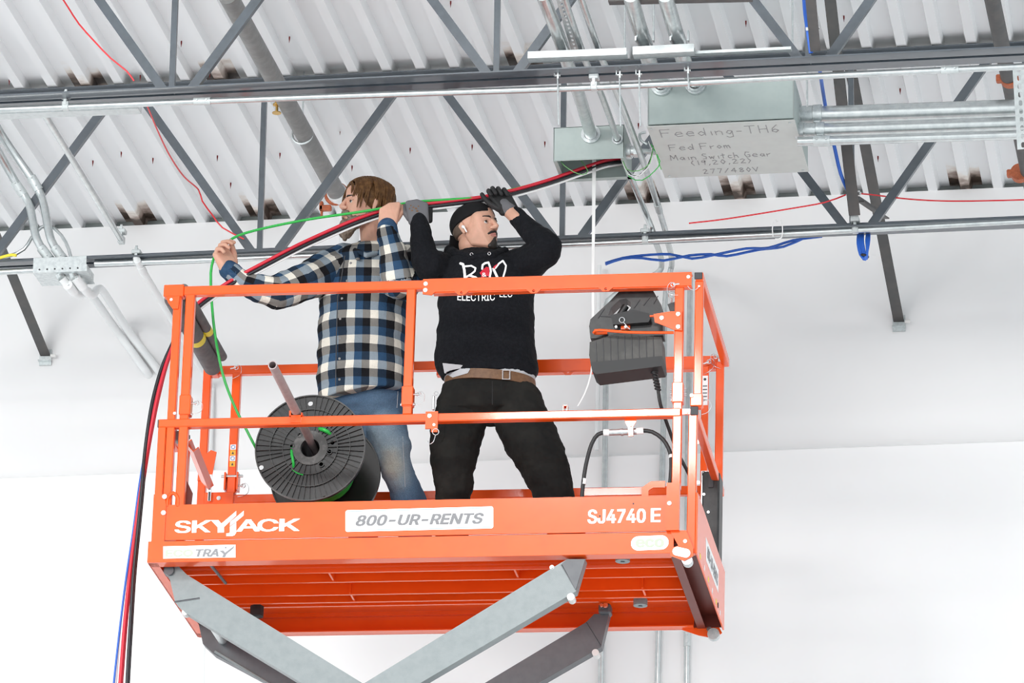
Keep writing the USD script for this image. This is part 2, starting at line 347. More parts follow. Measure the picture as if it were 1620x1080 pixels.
def lettering(text, x0, x1, z0, z1, y, bold=True, shear=0.0, depth=.0015, heavy=.03):
    """upright lettering on a face that looks towards -y, fitted into the given frame"""
    m = meshkit.text_mesh(text, .1, depth, bold); v = np.asarray(m.vertices).copy()
    v[:, :2] -= v[:, :2].min(0); v[:, :2] /= v[:, :2].max(0)
    hx = shear * (z1 - z0)
    X = x0 + v[:, 0] * (x1 - x0 - abs(hx)) + v[:, 1] * hx; Z = z0 + v[:, 1] * (z1 - z0)
    P = np.stack([X, y - v[:, 2], Z], 1); k = heavy * (z1 - z0)
    return trimesh.util.concatenate([trimesh.Trimesh(P + (d, -.0001 * i, 0), m.faces, process=False) for i, d in enumerate((0, -k, k))])
def to_man(mesh):
    v, f = arr(mesh)
    m = trimesh.Trimesh(v, f, process=True); m.merge_vertices(); m.fix_normals()
    return Manifold(m3.Mesh(np.asarray(m.vertices, np.float32), np.asarray(m.faces, np.uint32)))
# ================================================================== the building
HD = 8.9 + CZ                               # underside of the roof deck ribs
RIB, RIB0 = .1538, -5.668                   # rib pitch and the place of one rib
BARE_Y = 21.19
J1, J2, YW = 19.2, 21.12, 22.9             # joist planes and back wall
HC = 8.09 + CZ                              # top edge of the bottom chords
M['pale_green_wire'] = mat('pale_green_wire', (.16, .42, .14), .45)
M['deck'] = ceiling_material(); M['plaid'] = plaid_material(); M['denim'] = denim_material()

# floor
f = solo('floor', box((-22, -2, -.15), (12, 23.3, 0)), 'concrete', 'pale concrete warehouse floor slab below the lift', 'floor', smooth=False, kind='structure')
# back wall: upper leaf and the slightly thicker lower leaf
zl = PY(810, 725, YW - .05)[2]
solo('wall_back', box((-22, YW, zl - .3), (12, YW + .2, HD)), 'wall_white', 'tall white painted back wall behind the lift', 'wall', smooth=False, kind='structure')
solo('wall_back', box((-22, YW - .045, 0), (12, YW + .2, zl), .006), 'wall_low', 'slightly proud lower part of the white back wall below the seam', 'wall', smooth=False, kind='structure')
# roof deck in sheets of six ribs
ceil = thing('ceiling', 'white painted corrugated steel roof deck with narrow ribs', 'roof deck', (-5, 16, HD), kind='structure')
rb, rt, dp, th = .043, .064, .040, .0015
for s in range(-9, 12):
    x0 = RIB0 + s * 6 * RIB - RIB / 2
    low = []
    for k in range(6):
        c = x0 + (k + .5) * RIB
        low += [(c - rt/2, HD + dp), (c - rb/2, HD), (c + rb/2, HD), (c + rt/2, HD + dp)]
    low = [(x0, HD + dp)] + low + [(x0 + 6 * RIB, HD + dp)]
    up = [(x, z + th) for x, z in low][::-1]
    part(ceil, 'deck_sheet', xz(low + up, 9.0, YW + .25), 'deck', smooth=False)
part(ceil, 'closure_strip', box((-22, YW + .05, HD + .001), (12, YW + .06, HD + dp - .001)), 'box_dark', label='dark gap filler above the wall', smooth=False)
# roof screws poking through the pans
screw_px = [(147,254),(192,240),(242,250),(290,242),(344,246),(443,242),(365,289),(125,29),(287,65),(222,119),(332,114),(458,58),(649,234),(747,229),(862,224),(713,2),(1180,33),(1335,25),(1424,140),(1389,247),(903,302),(283,294),(806,52),(853,170),(469,45),(1136,34),(1465,4),(1498,157),(1514,235),(538,208),(557,262),(600,205),(1010,195),(15,125)]
for i, (x, y) in enumerate(screw_px):
    p = PZ(x, y, HD + dp)
    big = i not in (7, 21, 22, 23, 24, 25, 26, 27, 28, 29)
    k = 1.0 if big else .6
    s = [cyl(p + (0, 0, .004), p - (0, 0, .012 * k), .0035 * k, 8), cyl(p - (0, 0, .012 * k), p - (0, 0, .03 * k), .003 * k, 8, .0006)]
    part(ceil, 'screw', s, 'copper_orange' if i % 5 == 9 else 'screw_rust', label='rust red roof screw point' if i == 0 else None)

# steel joists -----------------------------------------------------
def joist(label, y, nodes, extra, dk):
    """open-web joist: double-angle chords, angle webs between panel nodes"""
    nx = [p[0] for p in nodes]; step = (nx[-1] - nx[0]) / (len(nx) - 1)
    nx = [nx[0] - step * k for k in range(extra[0], 0, -1)] + nx + [nx[-1] + step * k for k in range(1, extra[1] + 1)]
    xa, xb = nx[0] - step * .5, nx[-1] + step * .5
    t = thing('steel_joist', label, 'roof joist', ((xa + xb) / 2, y, HC - .04))
    A, V, g, th = (.066, .050)[dk], .030, .022, .006
    for ztop, sgn in ((HC, -1), (HD - .006, 1)):
        if sgn < 0:   # bottom chord: vertical legs inside standing up, flats at the bottom
            part(t, 'bottom_chord_angle', prism([(0, 0), (A, 0), (A, th), (th, th), (th, V), (0, V)], (xa, y + A, HC - V), (xb, y + A, HC - V), (0, 0, 1)), 'steel_gray', smooth=False)
            part(t, 'bottom_chord_angle', prism([(0, 0), (-A, 0), (-A, th), (-th, th), (-th, V), (0, V)][::-1], (xa, y + A + g, HC - V), (xb, y + A + g, HC - V), (0, 0, 1)), 'steel_gray', smooth=False)
        else:
            part(t, 'top_chord_angle', prism([(0, 0), (A, 0), (A, -th), (th, -th), (th, -V), (0, -V)][::-1], (xa, y + A, ztop), (xb, y + A, ztop), (0, 0, 1)), 'steel_gray', smooth=False)
            part(t, 'top_chord_angle', prism([(0, 0), (-A, 0), (-A, -th), (-th, -th), (-th, -V), (0, -V)], (xa, y + A + g, ztop), (xb, y + A + g, ztop), (0, 0, 1)), 'steel_gray', smooth=False)
    yc = y + A + g / 2
    zb, zt = HC - V + .004, HD - .03
    for i, x in enumerate(nx):
        part(t, 'web_vertical', angle_iron((x - .012, yc - .010, zb), (x - .012, yc - .010, zt), .024, .02, .004, up=(0, 1, 0)), 'steel_gray', smooth=False)
        for s in (-1, 1):
            xt = x + s * step / 2
            p0, p1 = np.array([x + s * .062, yc, zb + .02]), np.array([xt - s * .055, yc, zt])
            d = nrm(p1 - p0); side = np.cross(d, (0, 1, 0)) * .019
            part(t, 'web_diagonal', prism([(-.019, -.011), (.019, -.011), (.019, -.007), (-.014, -.007), (-.014, .014), (-.019, .014)], p0, p1, up=(0, 1, 0)), 'steel_gray', smooth=False)
    return t
joist('long slate grey open-web roof joist nearest the camera, crossing above the workers', J1, [PY(275, 124, J1), PY(790, 104, J1), PY(1285, 82, J1)], (2, 2), 0)
joist('second slate grey open-web roof joist just behind the workers, nearer the wall', J2, [PY(415, 386, J2), PY(895, 365, J2), PY(1355, 345, J2)], (2, 2), 1)

# bridging braces
def brace(label, p0, p1, end=True, w=.05):
    t = thing('bridging_angle', label, 'brace', p1)
    d = nrm(np.asarray(p1) - p0)
    part(t, 'angle_bar', prism([(-w/2, -.004), (w/2, -.004), (w/2, .001), (-w/2+.005, .001), (-w/2+.005, w*.8), (-w/2, w*.8)], p0, p1, up=(0, -.4, 1)), 'brown_steel', smooth=False)
    if end:
        q = np.asarray(p1)
        part(t, 'wall_clip', [box(q + (-.03, -.03, -.035), q + (.03, .004, -.029)), box(q + (-.03, .0, -.05), q + (.03, .006, .03))], 'galv', label='zinc wall clip with bolt', smooth=False)
        part(t, 'bolt', cyl(q + (.03, -.02, -.01), q + (.055, -.02, -.01), .009, 10), 'bolt_white')
    return t
brace('dark angle brace anchored to the wall to the right of the lift', PY(1343, 95, J2 + .16), PY(1422, 508, YW - .01))
brace('dark angle brace anchored to the wall at the far left', PY(-92, 165, J2 + .16), PY(72, 562, YW - .01))
brace('dark angle brace rising from the rear joist behind the pull box conduits', PY(1309, -40, J1 + 1.1), PY(1352, 340, J2 - .03), end=False)
brace('short dark angle brace at the top beside the blue cable', PY(1279, -40, J1 - .5), PY(1290, 80, J1 - .01), end=False, w=.042)
brace('short grey angle strut on the rear joist right of its middle upright', PY(1362, 318, J2 + .10), PY(1402, 345, J2 + .4), end=False, w=.03)

# sprinkler pipes ---------------------------------------------------
sp = thing('sprinkler_pipe', 'grey steel sprinkler pipe running back above the long-haired worker', 'pipe', PY(450, 150, J1 + 1.3))
zc = HC + .55
pa, pb = PZ(360, -8, zc), PZ(532, 303, zc)
part(sp, 'pipe', cyl(pa, pb, .041, 28), 'pipe_gray')
e = pb
elbow = spline([e, e + (.02, .10, -.03), e + (.03, .17, -.10), e + (.03, .18, -.22)], .02)
part(sp, 'elbow', sweep(elbow, .047, 20), 'white_pipe', label='white pipe elbow')
part(sp, 'clamp', [ring_loop(e + (-.005, .03, 0), .046, nrm(pb - pa), .012), box(e + (-.085, .03, -.075), e + (-.03, .06, -.05), .004), box(e + (-.085, .03, -.075), e + (-.068, .06, -.03), .004), cyl(e + (-.075, .045, -.075), e + (-.075, .045, -.10), .006, 8)], 'copper_orange', label='orange pipe clamp')
h = PZ(478, 212, zc)
part(sp, 'hanger_ring', [ring_loop(h, .046, nrm(pb - pa), .006), cyl(h + (0, 0, .045), h + (0, 0, .30), .004, 8)], 'galv')
b = PZ(438, 172, zc - .03)
part(sp, 'sprinkler_head', [cyl(b + (0, 0, .05), b + (0, 0, .015), .010, 12), cyl(b + (0, 0, .018), b + (0, 0, -.018), .006, 10), cyl(b + (0, 0, -.018), b + (0, 0, -.022), .020, 14), cyl(b + (0, 0, .022), b + (0, 0, .016), .018, 14)], 'brass', label='brass sprinkler head')
sp2 = thing('sprinkler_pipe', 'dark sprinkler pipe at the right edge with rusty orange couplings', 'pipe', PY(1590, 100, J1 + 1.3))
pa, pb = PZ(1568, -10, zc), PZ(1632, 300, zc)
part(sp2, 'pipe', cyl(pa, pb, .034, 28), 'brown_steel')
for (x, y) in ((1597, 124), (1613, 274)):
    q = PZ(x, y, zc); ax = nrm(pb - pa)
    part(sp2, 'coupling', [cyl(q - ax * .022, q + ax * .022, .040, 22), box(q + (-.058, -.02, -.016), q + (-.030, .02, .016), .005)], 'copper_orange', label='orange grooved coupling')

# conduits ----------------------------------------------------------
def conduit(label, pts, r, m='emt', couplings=(), straight=False, group=None, clamps=()):
    t = thing('conduit', label, 'conduit', pts[-1], group)
    path = np.asarray(pts, float) if straight else spline(pts, .03)
    part(t, 'tube', sweep(path, r, 16), m)
    for c in couplings:
        i = int(np.argmin(np.linalg.norm(path - c, axis=1))); i = min(max(i, 1), len(path) - 2)
        d = nrm(path[i + 1] - path[i - 1])
        part(t, 'coupling', [cyl(path[i] - d * .035, path[i] + d * .035, r * 1.18, 16), cyl(path[i] - d * .02 + (0, -r, 0), path[i] - d * .02 + (0, -r * 1.5, 0), .004, 8), cyl(path[i] + d * .02 + (0, -r, 0), path[i] + d * .02 + (0, -r * 1.5, 0), .004, 8)], 'galv_white' if m == 'emt' else m)
    for c in clamps:
        c = np.asarray(c)
        part(t, 'beam_clamp', [box(c + (-.014, -.016, -.016), c + (.014, .016, .018), .003), box(c + (-.02, -.022, .03), c + (.02, .02, .05), .003), box(c + (-.006, -.02, .0), c + (.006, .0, .06)), cyl(c + (0, -.01, .05), c + (0, -.01, .07), .006, 8)], 'galv_white', label='zinc beam clamp')
    return t
yA = J1 + .085
conduit('long thin conduit strapped under the joist nearest the camera', [PY(-300, 183, yA), PY(0, 173, yA), PY(320, 160, yA), PY(620, 149, yA), PY(940, 138, yA), PY(1280, 121, yA), PY(1620, 105, yA), PY(1900, 92, yA)], .0135, couplings=[PY(320, 161, yA), PY(1504, 111, yA)], clamps=[PY(104, 168, yA), PY(940, 137, yA)])
yB = J2 + .035
conduit('long thin conduit strapped under the rear joist', [PY(150, 417, yB), PY(400, 408, yB), PY(810, 391, yB), PY(1200, 372, yB), PY(1620, 349.5, yB), PY(1900, 336, yB)], .0135, couplings=[PY(700, 396, yB)], clamps=[PY(216, 413, yB), PY(1021, 380, yB), PY(1353, 363, yB)])
conduit('short conduit under the rear joist at the far left edge', [PY(-300, 442, yB), PY(-60, 433, yB), PY(60, 427, yB)], .0135)
# thin one down from the near joist to the rear joist
za = HC + .02
conduit('thin pale conduit running back from the near joist to the rear joist at left', [PZ(69, 179, za), PZ(130, 278, za), PZ(191, 378, za)], .0135, m='emt', straight=True, clamps=[PZ(192, 380, za)])
p = PY(216, 408, J2 + .02)
conduit('thin white conduit dropping from the rear joist down the wall beside the left rail', [p, PY(224, 425, J2 + .1), PY(275, 510, J2 + 1.0), PY(330, 606, YW - .06), PY(333, 640, YW - .03), PY(326, 900, YW - .03), PY(322, 1200, YW - .03)], .016, m='white_pipe', couplings=[PY(222, 422, J2 + .1)])
# left pair through the strut box
for i, (lab, pts) in enumerate([
    ('left conduit of the pair bending down into the galvanised trough at left', [(-60, 140, -.5), (0, 245, -.1), (30, 298, .02), (46, 322, .03), (59, 380, .03), (85, 418, .03), (97, 440, .03)]),
    ('right conduit of the pair bending down into the galvanised trough at left', [(-60, 98, -.5), (0, 209, -.1), (55, 290, .02), (69, 323, .03), (81, 380, .03), (106, 418, .03), (118, 440, .03)])]):
    conduit(lab, [PY(x, y, J2 + dy) for x, y, dy in pts], .019, m='emt', couplings=[PY(pts[2][0], pts[2][1], J2 + pts[2][2]), PY(pts[-3][0] + 12, pts[-3][1] + 20, J2 + .03)])
# wall pair with elbows
for lab, pts, cp in [
    ('left one of two white conduits sloping down the wall below the galvanised trough', [(98, 440, J2 + .04), (118, 462, J2 + .15), (128, 466, J2 + .7), (137, 461, J2 + 1.1), (146, 468, J2 + 1.35), (190, 530, YW - .04), (232, 588, YW - .03), (236, 594, YW + .05)], (110, 452, J2 + .08)),
    ('right one of two white conduits sloping down the wall below the galvanised trough', [(118, 438, J2 + .04), (138, 462, J2 + .15), (147, 466, J2 + .4), (155, 457, J2 + .9), (166, 465, J2 + 1.35), (208, 530, YW - .04), (249, 584, YW - .03), (252, 589, YW + .05)], (127, 450, J2 + .08))]:
    conduit(lab, [PY(*q) for q in pts], .019, m='white_pipe', couplings=[PY(*cp)])
tr = thing('junction_trough', 'galvanised wireway trough under the rear joist at left', 'junction box', PY(96, 440, J2 + .02))
a, b = PY(53, 412, J2 - .01), PY(137, 408, J2 - .01)
zt, zbm = (a[2] + b[2]) / 2 + .01, (a[2] + b[2]) / 2 - .058
part(tr, 'trough_body', [box((a[0], J2 - .012, zbm), (b[0], J2 - .008, zt)), box((a[0], J2 - .012, zbm - .003), (b[0], J2 + .16, zbm))], 'galv', smooth=False)
part(tr, 'trough_end', box((b[0], J2 - .012, zbm - .003), (b[0] + .004, J2 + .12, zbm + .028)), 'galv', smooth=False)
for k in range(6):
    x = a[0] + .03 + k * .035
    part(tr, 'knockout', cyl((x, J2 - .0125, zbm + .012), (x, J2 - .014, zbm + .012), .004, 8), 'dark_print')
# flexible cable loops at left
solo('armoured_cable', sweep(spline([PY(-20, 412, J2 + .1), PY(14, 405, J2 + .05), PY(38, 394, J2 + .03), PY(56, 368, J2 + .04), PY(76, 356, J2 + .05), PY(97, 372, J2 + .04), PY(109, 395, J2 + .03), PY(114, 416, J2 + .03)], .03), .008, 8), 'emt', 'thin grey armoured cable looping over the galvanised trough at left', 'cable')
solo('armoured_cable', sweep(spline([PY(-20, 414, J2 - .02), PY(5, 406, J2 - .02), PY(18, 403, J2 - .02), PY(26, 404, J2 - .02)], .03), .007, 8), 'yellow', 'short yellow-striped cable end lying on the rear joist at left edge', 'cable')
# strut bars
def strut(label, p0, p1, w=.041, h=.021, m='galv_white', up=(0, 0, 1), slots=False):
    t = thing('strut_channel', label, 'strut', p0)
    part(t, 'channel', channel(p0, p1, w, h, .003, up), m, smooth=False)
    return t
strut('pale strut channel lying under the near joist at the left edge', PY(-200, 193, J1 + .25), PY(221, 176, J1 + .25), w=.06, h=.03)
strut('pale strut channel on the near joist carrying three conduits', PY(836, 96, J1 - .01), PY(992, 90, J1 - .01), h=.03, w=.05)
strut('pale strut channel on the near joist carrying two large conduits', PY(1002, 90, J1 - .02), PY(1099, 85, J1 - .02), h=.035, w=.05)
strut('dark strut channel across the top edge above the large conduits', PY(963, 5, J1 - .3), PY(1190, 0, J1 - .3), m='brown_steel')
strut('thin pale strut under the near joist beside the pull box', PY(1100, 87, J1 + .0), PY(1252, 80, J1 + .0), h=.012, w=.03)
def slotted(label, p0, p1, n, w=.03, side=(1, 0, 0), m='galv_white'):
    """perforated flat with real slots"""
    t = thing('slotted_strut', label, 'strut', p1)
    p0, p1 = np.asarray(p0), np.asarray(p1); d = nrm(p1 - p0); ln = np.linalg.norm(p1 - p0)
    poly = Polygon([(0, -w/2), (ln, -w/2), (ln, w/2), (0, w/2)])
    for k in range(n):
        c = (k + .5) * ln / n; hl = ln / n * .28
        poly = poly.difference(LineString([(c - hl * .5, 0), (c + hl * .5, 0)]).buffer(w * .15))
    mm = trimesh.util.concatenate([trimesh.creation.extrude_polygon(g, .003, engine="earcut") for g in getattr(poly, "geoms", [poly])]); v = np.asarray(mm.vertices)
    s = nrm(np.asarray(side) - d * np.dot(side, d)); nn = np.cross(d, s)
    mm.vertices = p0 + v[:, :1] * d + v[:, 1:2] * s + v[:, 2:3] * nn; mm.fix_normals()
    part(t, 'slotted_flat', mm, m, smooth=False)
    return t
slotted('slotted strut seen edge-on between the conduits at the top', PZ(886, -4, HC + .12), PZ(912, 84, HC + .12), 14, w=.035)
slotted('white slotted upright hanging at the right edge beside the three conduits', PY(1611, 104, 20.15), PY(1619, 236, 20.15), 10, w=.05)

# conduits of the right-hand cluster
yB1, zB = 20.532, 8.2 + CZ                   # front of the small box, height of both box bottoms
yB2 = 20.185
def run(label, top, low, r, cp=None, z=None, extra=()):
    return conduit(label, [PY(*q) for q in (top, *extra, low)], r, straight=True, couplings=[PY(*cp)] if cp else ())
big = yB1 + .10
for lab, x0, x1, xb, yb, r, box_y in [
    ('medium conduit, leftmost of three resting on the left strut and entering the small box', 858, 893, 935, 213, .027, yB1 + .012),
    ('thin conduit, middle of three on the left strut, running to the small box', 891, 922, 977, 221, .0135, yB1 + .012)]:
    conduit(lab, [PY(x0, -8, J1 - .42), PY(x1 - 9, 58, J1 - .04), PY(x1 - 2, 78, J1 + .04), PY(x1 + 2, 92, J1 + .2), PY((x1 + xb) / 2 + 2, 150, J1 + .75), PY(xb, yb, box_y)], r)
conduit('thin conduit, rightmost of three on the left strut, passing the small box to the wall', [PY(917, -8, J1 - .42), PY(940, 58, J1 - .04), PY(947, 78, J1 + .04), PY(953, 95, J1 + .2), PY(972, 137, J1 + .6), PY(1020, 263, J1 + 1.5), PY(1050, 356, J2 + .15), PY(1056, 380, J2 + .3), PY(1063, 412, YW - .3), PY(1060, 432, YW - .1), PY(1052, 480, YW - .065), PY(1050, 640, YW - .065), PY(1042, 1000, YW - .065), PY(1036, 1250, YW - .065)], .0135, couplings=[PY(1040, 326, J2)])
conduit('thin conduit passing behind the small box to the wall', [PY(985, 245, 20.95), PY(1000, 285, 21.05), PY(1029, 356, J2 + .15), PY(1037, 382, J2 + .3), PY(1046, 410, YW - .3), PY(1044, 428, YW - .1), PY(1024, 440, YW - .065), PY(968, 470, YW - .065), PY(959, 500, YW - .065), PY(958, 640, YW - .065), PY(956, 800, YW - .065), PY(952, 1000, YW - .065), PY(948, 1250, YW - .065)], .0135)
conduit('thin vertical conduit on the wall behind the control box post', [PY(1092, 440, YW - .065), PY(1090, 600, YW - .065), PY(1088, 720, YW - .065), PY(1087, 1000, YW - .065), PY(1085, 1250, YW - .065)], .0135, couplings=[PY(1087, 1012, YW - .065)])
conduit('pale vertical conduit on the wall left of the control box', [PY(948, 420, YW - .065), PY(946, 600, YW - .065), PY(944, 712, YW - .065)], .010, m='white_pipe')
for lab, x0, x1, xb, yb in [('large conduit, left one of two entering the front of the big pull box', 997, 1020, 1047, 137), ('large conduit, right one of two entering the front of the big pull box', 1052, 1075, 1101, 135)]:
    t = conduit(lab, [PY(x0, -8, J1 - .40), PY(x1 - 8, 45, J1 - .06), PY(x1, 68, J1 + .03), PY(x1 + 3, 84, J1 + .12), PY(x1 + 12, 110, J1 + .5), PY(xb - 3, yb - 12, yB2 - .10), PY(xb, yb, yB2)], .032)
    q = PY(xb, yb, yB2)
    part(t, 'locknut', [tube(q + (0, -.018, 0), q + (0, .0, 0), .045, .030, 24), tube(q + (0, -.035, 0), q + (0, -.018, 0), .039, .030, 24)], 'galv')
    for s in (-1, 1):
        c = PY(x1 + s * 14, 62, J1 - .03)
        part(t, 'strut_strap', box(c + (-.003, -.012, -.01), c + (.003, .012, .035)), 'galv', smooth=False)
# three big horizontal conduits to the right
for lab, yl_, ya, yr, r, cp in [('large galvanised conduit, top one of three leaving the big box to the right', 183, 172, 20.45, .041, 1288), ('galvanised conduit, middle one of three leaving the big box to the right', 206, 195, 20.38, .030, 1292), ('slim galvanised conduit, lowest of three leaving the big box to the right', 223, 213, 20.34, .020, None)]:
    a0, b0 = PY(1262, yl_ + 1, yr), PY(1900, ya - 11, yr)
    t = conduit(lab, [a0, PY(1300, yl_, yr), PY(1612, ya, yr), b0], r, straight=True, couplings=[] if cp else [PY(1378, 219, yr)])
    if cp:
        c = PY(cp, yl_, yr)
        part(t, 'compression_fitting', [cyl(c + (-.09, 0, .0), c + (-.055, 0, 0), r * 1.18, 24), cyl(c + (-.05, 0, 0), c + (-.005, 0, 0), r * 1.10, 24), cyl(c + (-.002, 0, 0), c + (.035, 0, 0), r * 1.16, 24), box(c + (.0, -r * 1.1, -r * 1.25), c + (.03, -r * .6, -r * .95), .003)], 'galv')

# hanger rods on clips
for k, (x, y0, yb, n) in enumerate([(882, 121, 198, 'left of the small box'), (980, 120, 200, 'right corner of the small box'), (1011, 119, 200, 'between the two boxes'), (1088, 113, 142, 'above the big box')]):
    t = thing('hanger_rod', f'threaded hanger rod with spring clip on the near joist, {n}', 'hanger rod', PY(x + 2, yb, J1 + .055))
    part(t, 'rod', cyl(PY(x, y0, J1 + .055), PY(x + 2, yb, J1 + .055), .0035, 8), 'galv')
    c = PY(x, y0 - 2, J1 + .05)
    part(t, 'spring_clip', [box(c + (-.012, -.006, -.004), c + (.012, .006, .0)), box(c + (-.014, -.006, -.004), c + (-.010, .006, .024)), box(c + (.0, -.012, -.018), c + (.006, .0, .012))], 'galv', smooth=False)
for k, (x0, y0, x1, y1, n) in enumerate([(986, 52, 988, 82, 'left of the large conduits'), (1030, -5, 1034, 62, 'between the large conduits'), (1250, -5, 1254, 78, 'left of the blue cable at the top'), (1275, 108, 1277, 168, 'right end of the big box')]):
    _p = PY(x1, y1, J1 + .3); solo('threaded_rod', cyl((_p[0], _p[1], HD + .002), _p, .004, 8), 'galv', f'thin threaded rod hanging from the roof, {n}', 'hanger rod')

# ------------------------------------------------------------------ pull boxes
sb = thing('junction_box', 'small grey-green junction box with open bottom where the cables enter', 'junction box', (-2.98, 20.66, zB))
x0, x1, y0, y1, z1 = -3.130, -2.823, 20.545, 20.80, zB + .152
part(sb, 'box_front', box((x0, y0, zB), (x1, y0 + .003, z1), .001), 'box', smooth=False)
part(sb, 'box_side', box((x0, y0, zB), (x0 + .003, y1, z1)), 'box', smooth=False); part(sb, 'box_side', box((x1 - .003, y0, zB), (x1, y1, z1)), 'box', smooth=False)
part(sb, 'box_back', box((x0, y1 - .003, zB), (x1, y1, z1)), 'box', smooth=False); part(sb, 'box_top', box((x0, y0, z1 - .003), (x1, y1, z1)), 'box', smooth=False)
part(sb, 'box_lip', [box((x0, y1 - .03, zB - .002), (x1, y1, zB)), box((x0, y0, zB - .002), (x0 + .016, y1, zB)), box((x1 - .016, y0, zB - .002), (x1, y1, zB)), box((x0, y0 - .001, zB - .003), (x1, y0 + .004, zB))], 'box', smooth=False)
for (x, y, r) in ((935, 213, .030), (977, 221, .017)):
    q = PY(x, y, yB1 + .012)
    part(sb, 'locknut', [tube(q + (0, -.012, 0), q + (0, .004, 0), r * 1.4, r * .95, 18)], 'galv', label='zinc conduit locknut')
c = np.array([x1, 20.62, zB + .055])
part(sb, 'side_connector', [cyl(c, c + (.02, 0, 0), .034, 20), cyl(c + (.02, 0, 0), c + (.034, 0, 0), .024, 16), cyl(c + (.034, 0, 0), c + (.055, 0, 0), .030, 8), cyl(c + (.055, 0, 0), c + (.27, .05, -.005), .012, 12)], 'galv', label='zinc side connector with short nipple')

bb = thing('pull_box', 'large grey-green pull box with handwriting on its bottom cover', 'pull box', (-2.36, 20.48, zB))
X0, X1, Y0, Y1, Z1 = -2.672, -2.052, 20.186, 20.775, zB + .20
part(bb, 'box_body', box((X0, Y0, zB), (X1, Y1, Z1), .002), 'box', smooth=False)
for xs in (X0 - .001, X1 - .003): part(bb, 'box_seam', box((xs, Y0 - .002, zB), (xs + .004, Y0 + .001, Z1)), 'box_dark', smooth=False)
cov = part(bb, 'bottom_cover', to_man(box((X0 - .004, Y0 - .006, zB - .012), (X1 + .004, Y1 + .006, zB - .008), .001)), 'box_cover', label='flat grey bottom cover with pencilled circuit notes', smooth=False)
for (sx, sy) in ((X0 + .012, Y0 + .02), (X1 - .02, Y0 + .02), (X0 + .02, Y1 - .02), (X1 - .02, Y1 - .02)):
    part(cov, 'cover_screw', cyl((sx, sy, zB - .012), (sx, sy, zB - .015), .006, 10), 'galv')
# handwriting: strokes on the cover, laid out in its own inches: u to the right, v towards the back
GLYPH = {'F': [[(0, 1), (0, 0)], [(0, 1), (.75, 1)], [(0, .52), (.6, .55)]], 'e': [[(.05, .3), (.6, .36), (.5, .58), (.2, .58), (.02, .3), (.2, .02), (.6, .08)]],
         'd': [[(.55, .3), (.3, .55), (.05, .3), (.25, 0), (.55, .2)], [(.58, 1), (.58, 0)]], 'i': [[(.2, .5), (.22, 0)]], 'n': [[(0, .5), (.05, 0)], [(.03, .35), (.3, .52), (.5, .4), (.52, 0)]],
         'g': [[(.5, .45), (.2, .52), (.05, .25), (.3, .05), (.5, .4)], [(.5, .45), (.5, -.3), (.2, -.4), (0, -.25)]], '-': [[(.05, .35), (.45, .36)]], 'T': [[(0, 1), (.8, 1)], [(.4, 1), (.38, 0)]],
         'H': [[(0, 1), (0, 0)], [(.6, 1), (.62, 0)], [(0, .5), (.6, .52)]], '6': [[(.5, 1), (.1, .5), (.05, .15), (.35, 0), (.55, .25), (.3, .45), (.08, .25)]],
         'r': [[(0, .5), (.03, 0)], [(.03, .3), (.4, .52)]], 'o': [[(.3, .55), (.05, .3), (.25, .02), (.5, .25), (.3, .55)]], 'm': [[(0, .5), (.02, 0)], [(.02, .35), (.2, .5), (.3, .0)], [(.3, .35), (.5, .5), (.6, 0)]],
         'M': [[(0, 0), (.1, 1), (.4, .3), (.7, 1), (.8, 0)]], 'a': [[(.5, .5), (.2, .52), (.05, .25), (.3, .02), (.5, .35)], [(.5, .5), (.55, 0)]], 'S': [[(.55, .95), (.2, 1), (.05, .75), (.5, .4), (.45, .05), (.05, .05)]],
         'w': [[(0, .5), (.15, 0), (.3, .4), (.45, 0), (.6, .5)]], 't': [[(.25, .9), (.25, 0)], [(0, .6), (.5, .62)]], 'c': [[(.5, .5), (.15, .5), (.05, .2), (.2, 0), (.5, .05)]], 'h': [[(0, 1), (0, 0)], [(0, .35), (.3, .5), (.45, 0)]],
         'G': [[(.6, .9), (.2, 1), (.02, .5), (.2, 0), (.6, .1), (.6, .45), (.35, .45)]], '(': [[(.3, 1.05), (.05, .5), (.3, -.1)]], ')': [[(0, 1.05), (.25, .5), (0, -.1)]], '1': [[(.2, 1), (.2, 0)]],
         '9': [[(.45, .9), (.15, .95), (.08, .6), (.4, .6), (.45, .95), (.35, 0)]], ',': [[(.15, .08), (.05, -.2)]], '2': [[(.05, .8), (.3, 1), (.5, .75), (.05, 0), (.55, .02)]], '0': [[(.28, 1), (.05, .5), (.25, 0), (.5, .5), (.28, 1)]],
         '7': [[(.05, 1), (.55, 1), (.2, 0)]], '/': [[(.5, 1), (0, 0)]], '4': [[(.4, 0), (.42, 1), (0, .35), (.6, .35)]], '8': [[(.3, .5), (.08, .8), (.3, 1), (.5, .8), (.3, .5), (.05, .2), (.3, 0), (.55, .25), (.3, .5)]], 'V': [[(0, 1), (.3, 0), (.6, 1)]]}
def handwrite(s, u0, u1, v0, hh):
    """strokes in cover coordinates; v grows away from the front edge, so letters hang with their tops at the front"""
    adv = []; x = 0
    for ch in s:
        adv.append(x); x += .5 if ch == ' ' else max(p[0] for st in GLYPH[ch] for p in st) + .28
    k = (u1 - u0) / x; out = []
    for ch, a in zip(s, adv):
        one = []
        for st in GLYPH.get(ch, []):
            P = [(u0 + (a + px) * k, v0 + (1 - py) * hh) for px, py in st]
            for (ax, ay), (bx, by) in zip(P, P[1:]):
                one.append(bar((X0 + ax, Y0 + ay, zB - .0125), (X0 + bx + 1e-5, Y0 + by + 1e-5, zB - .0125), .0036, .0015, b=.0002))
        if one: out.append(one)
    return out
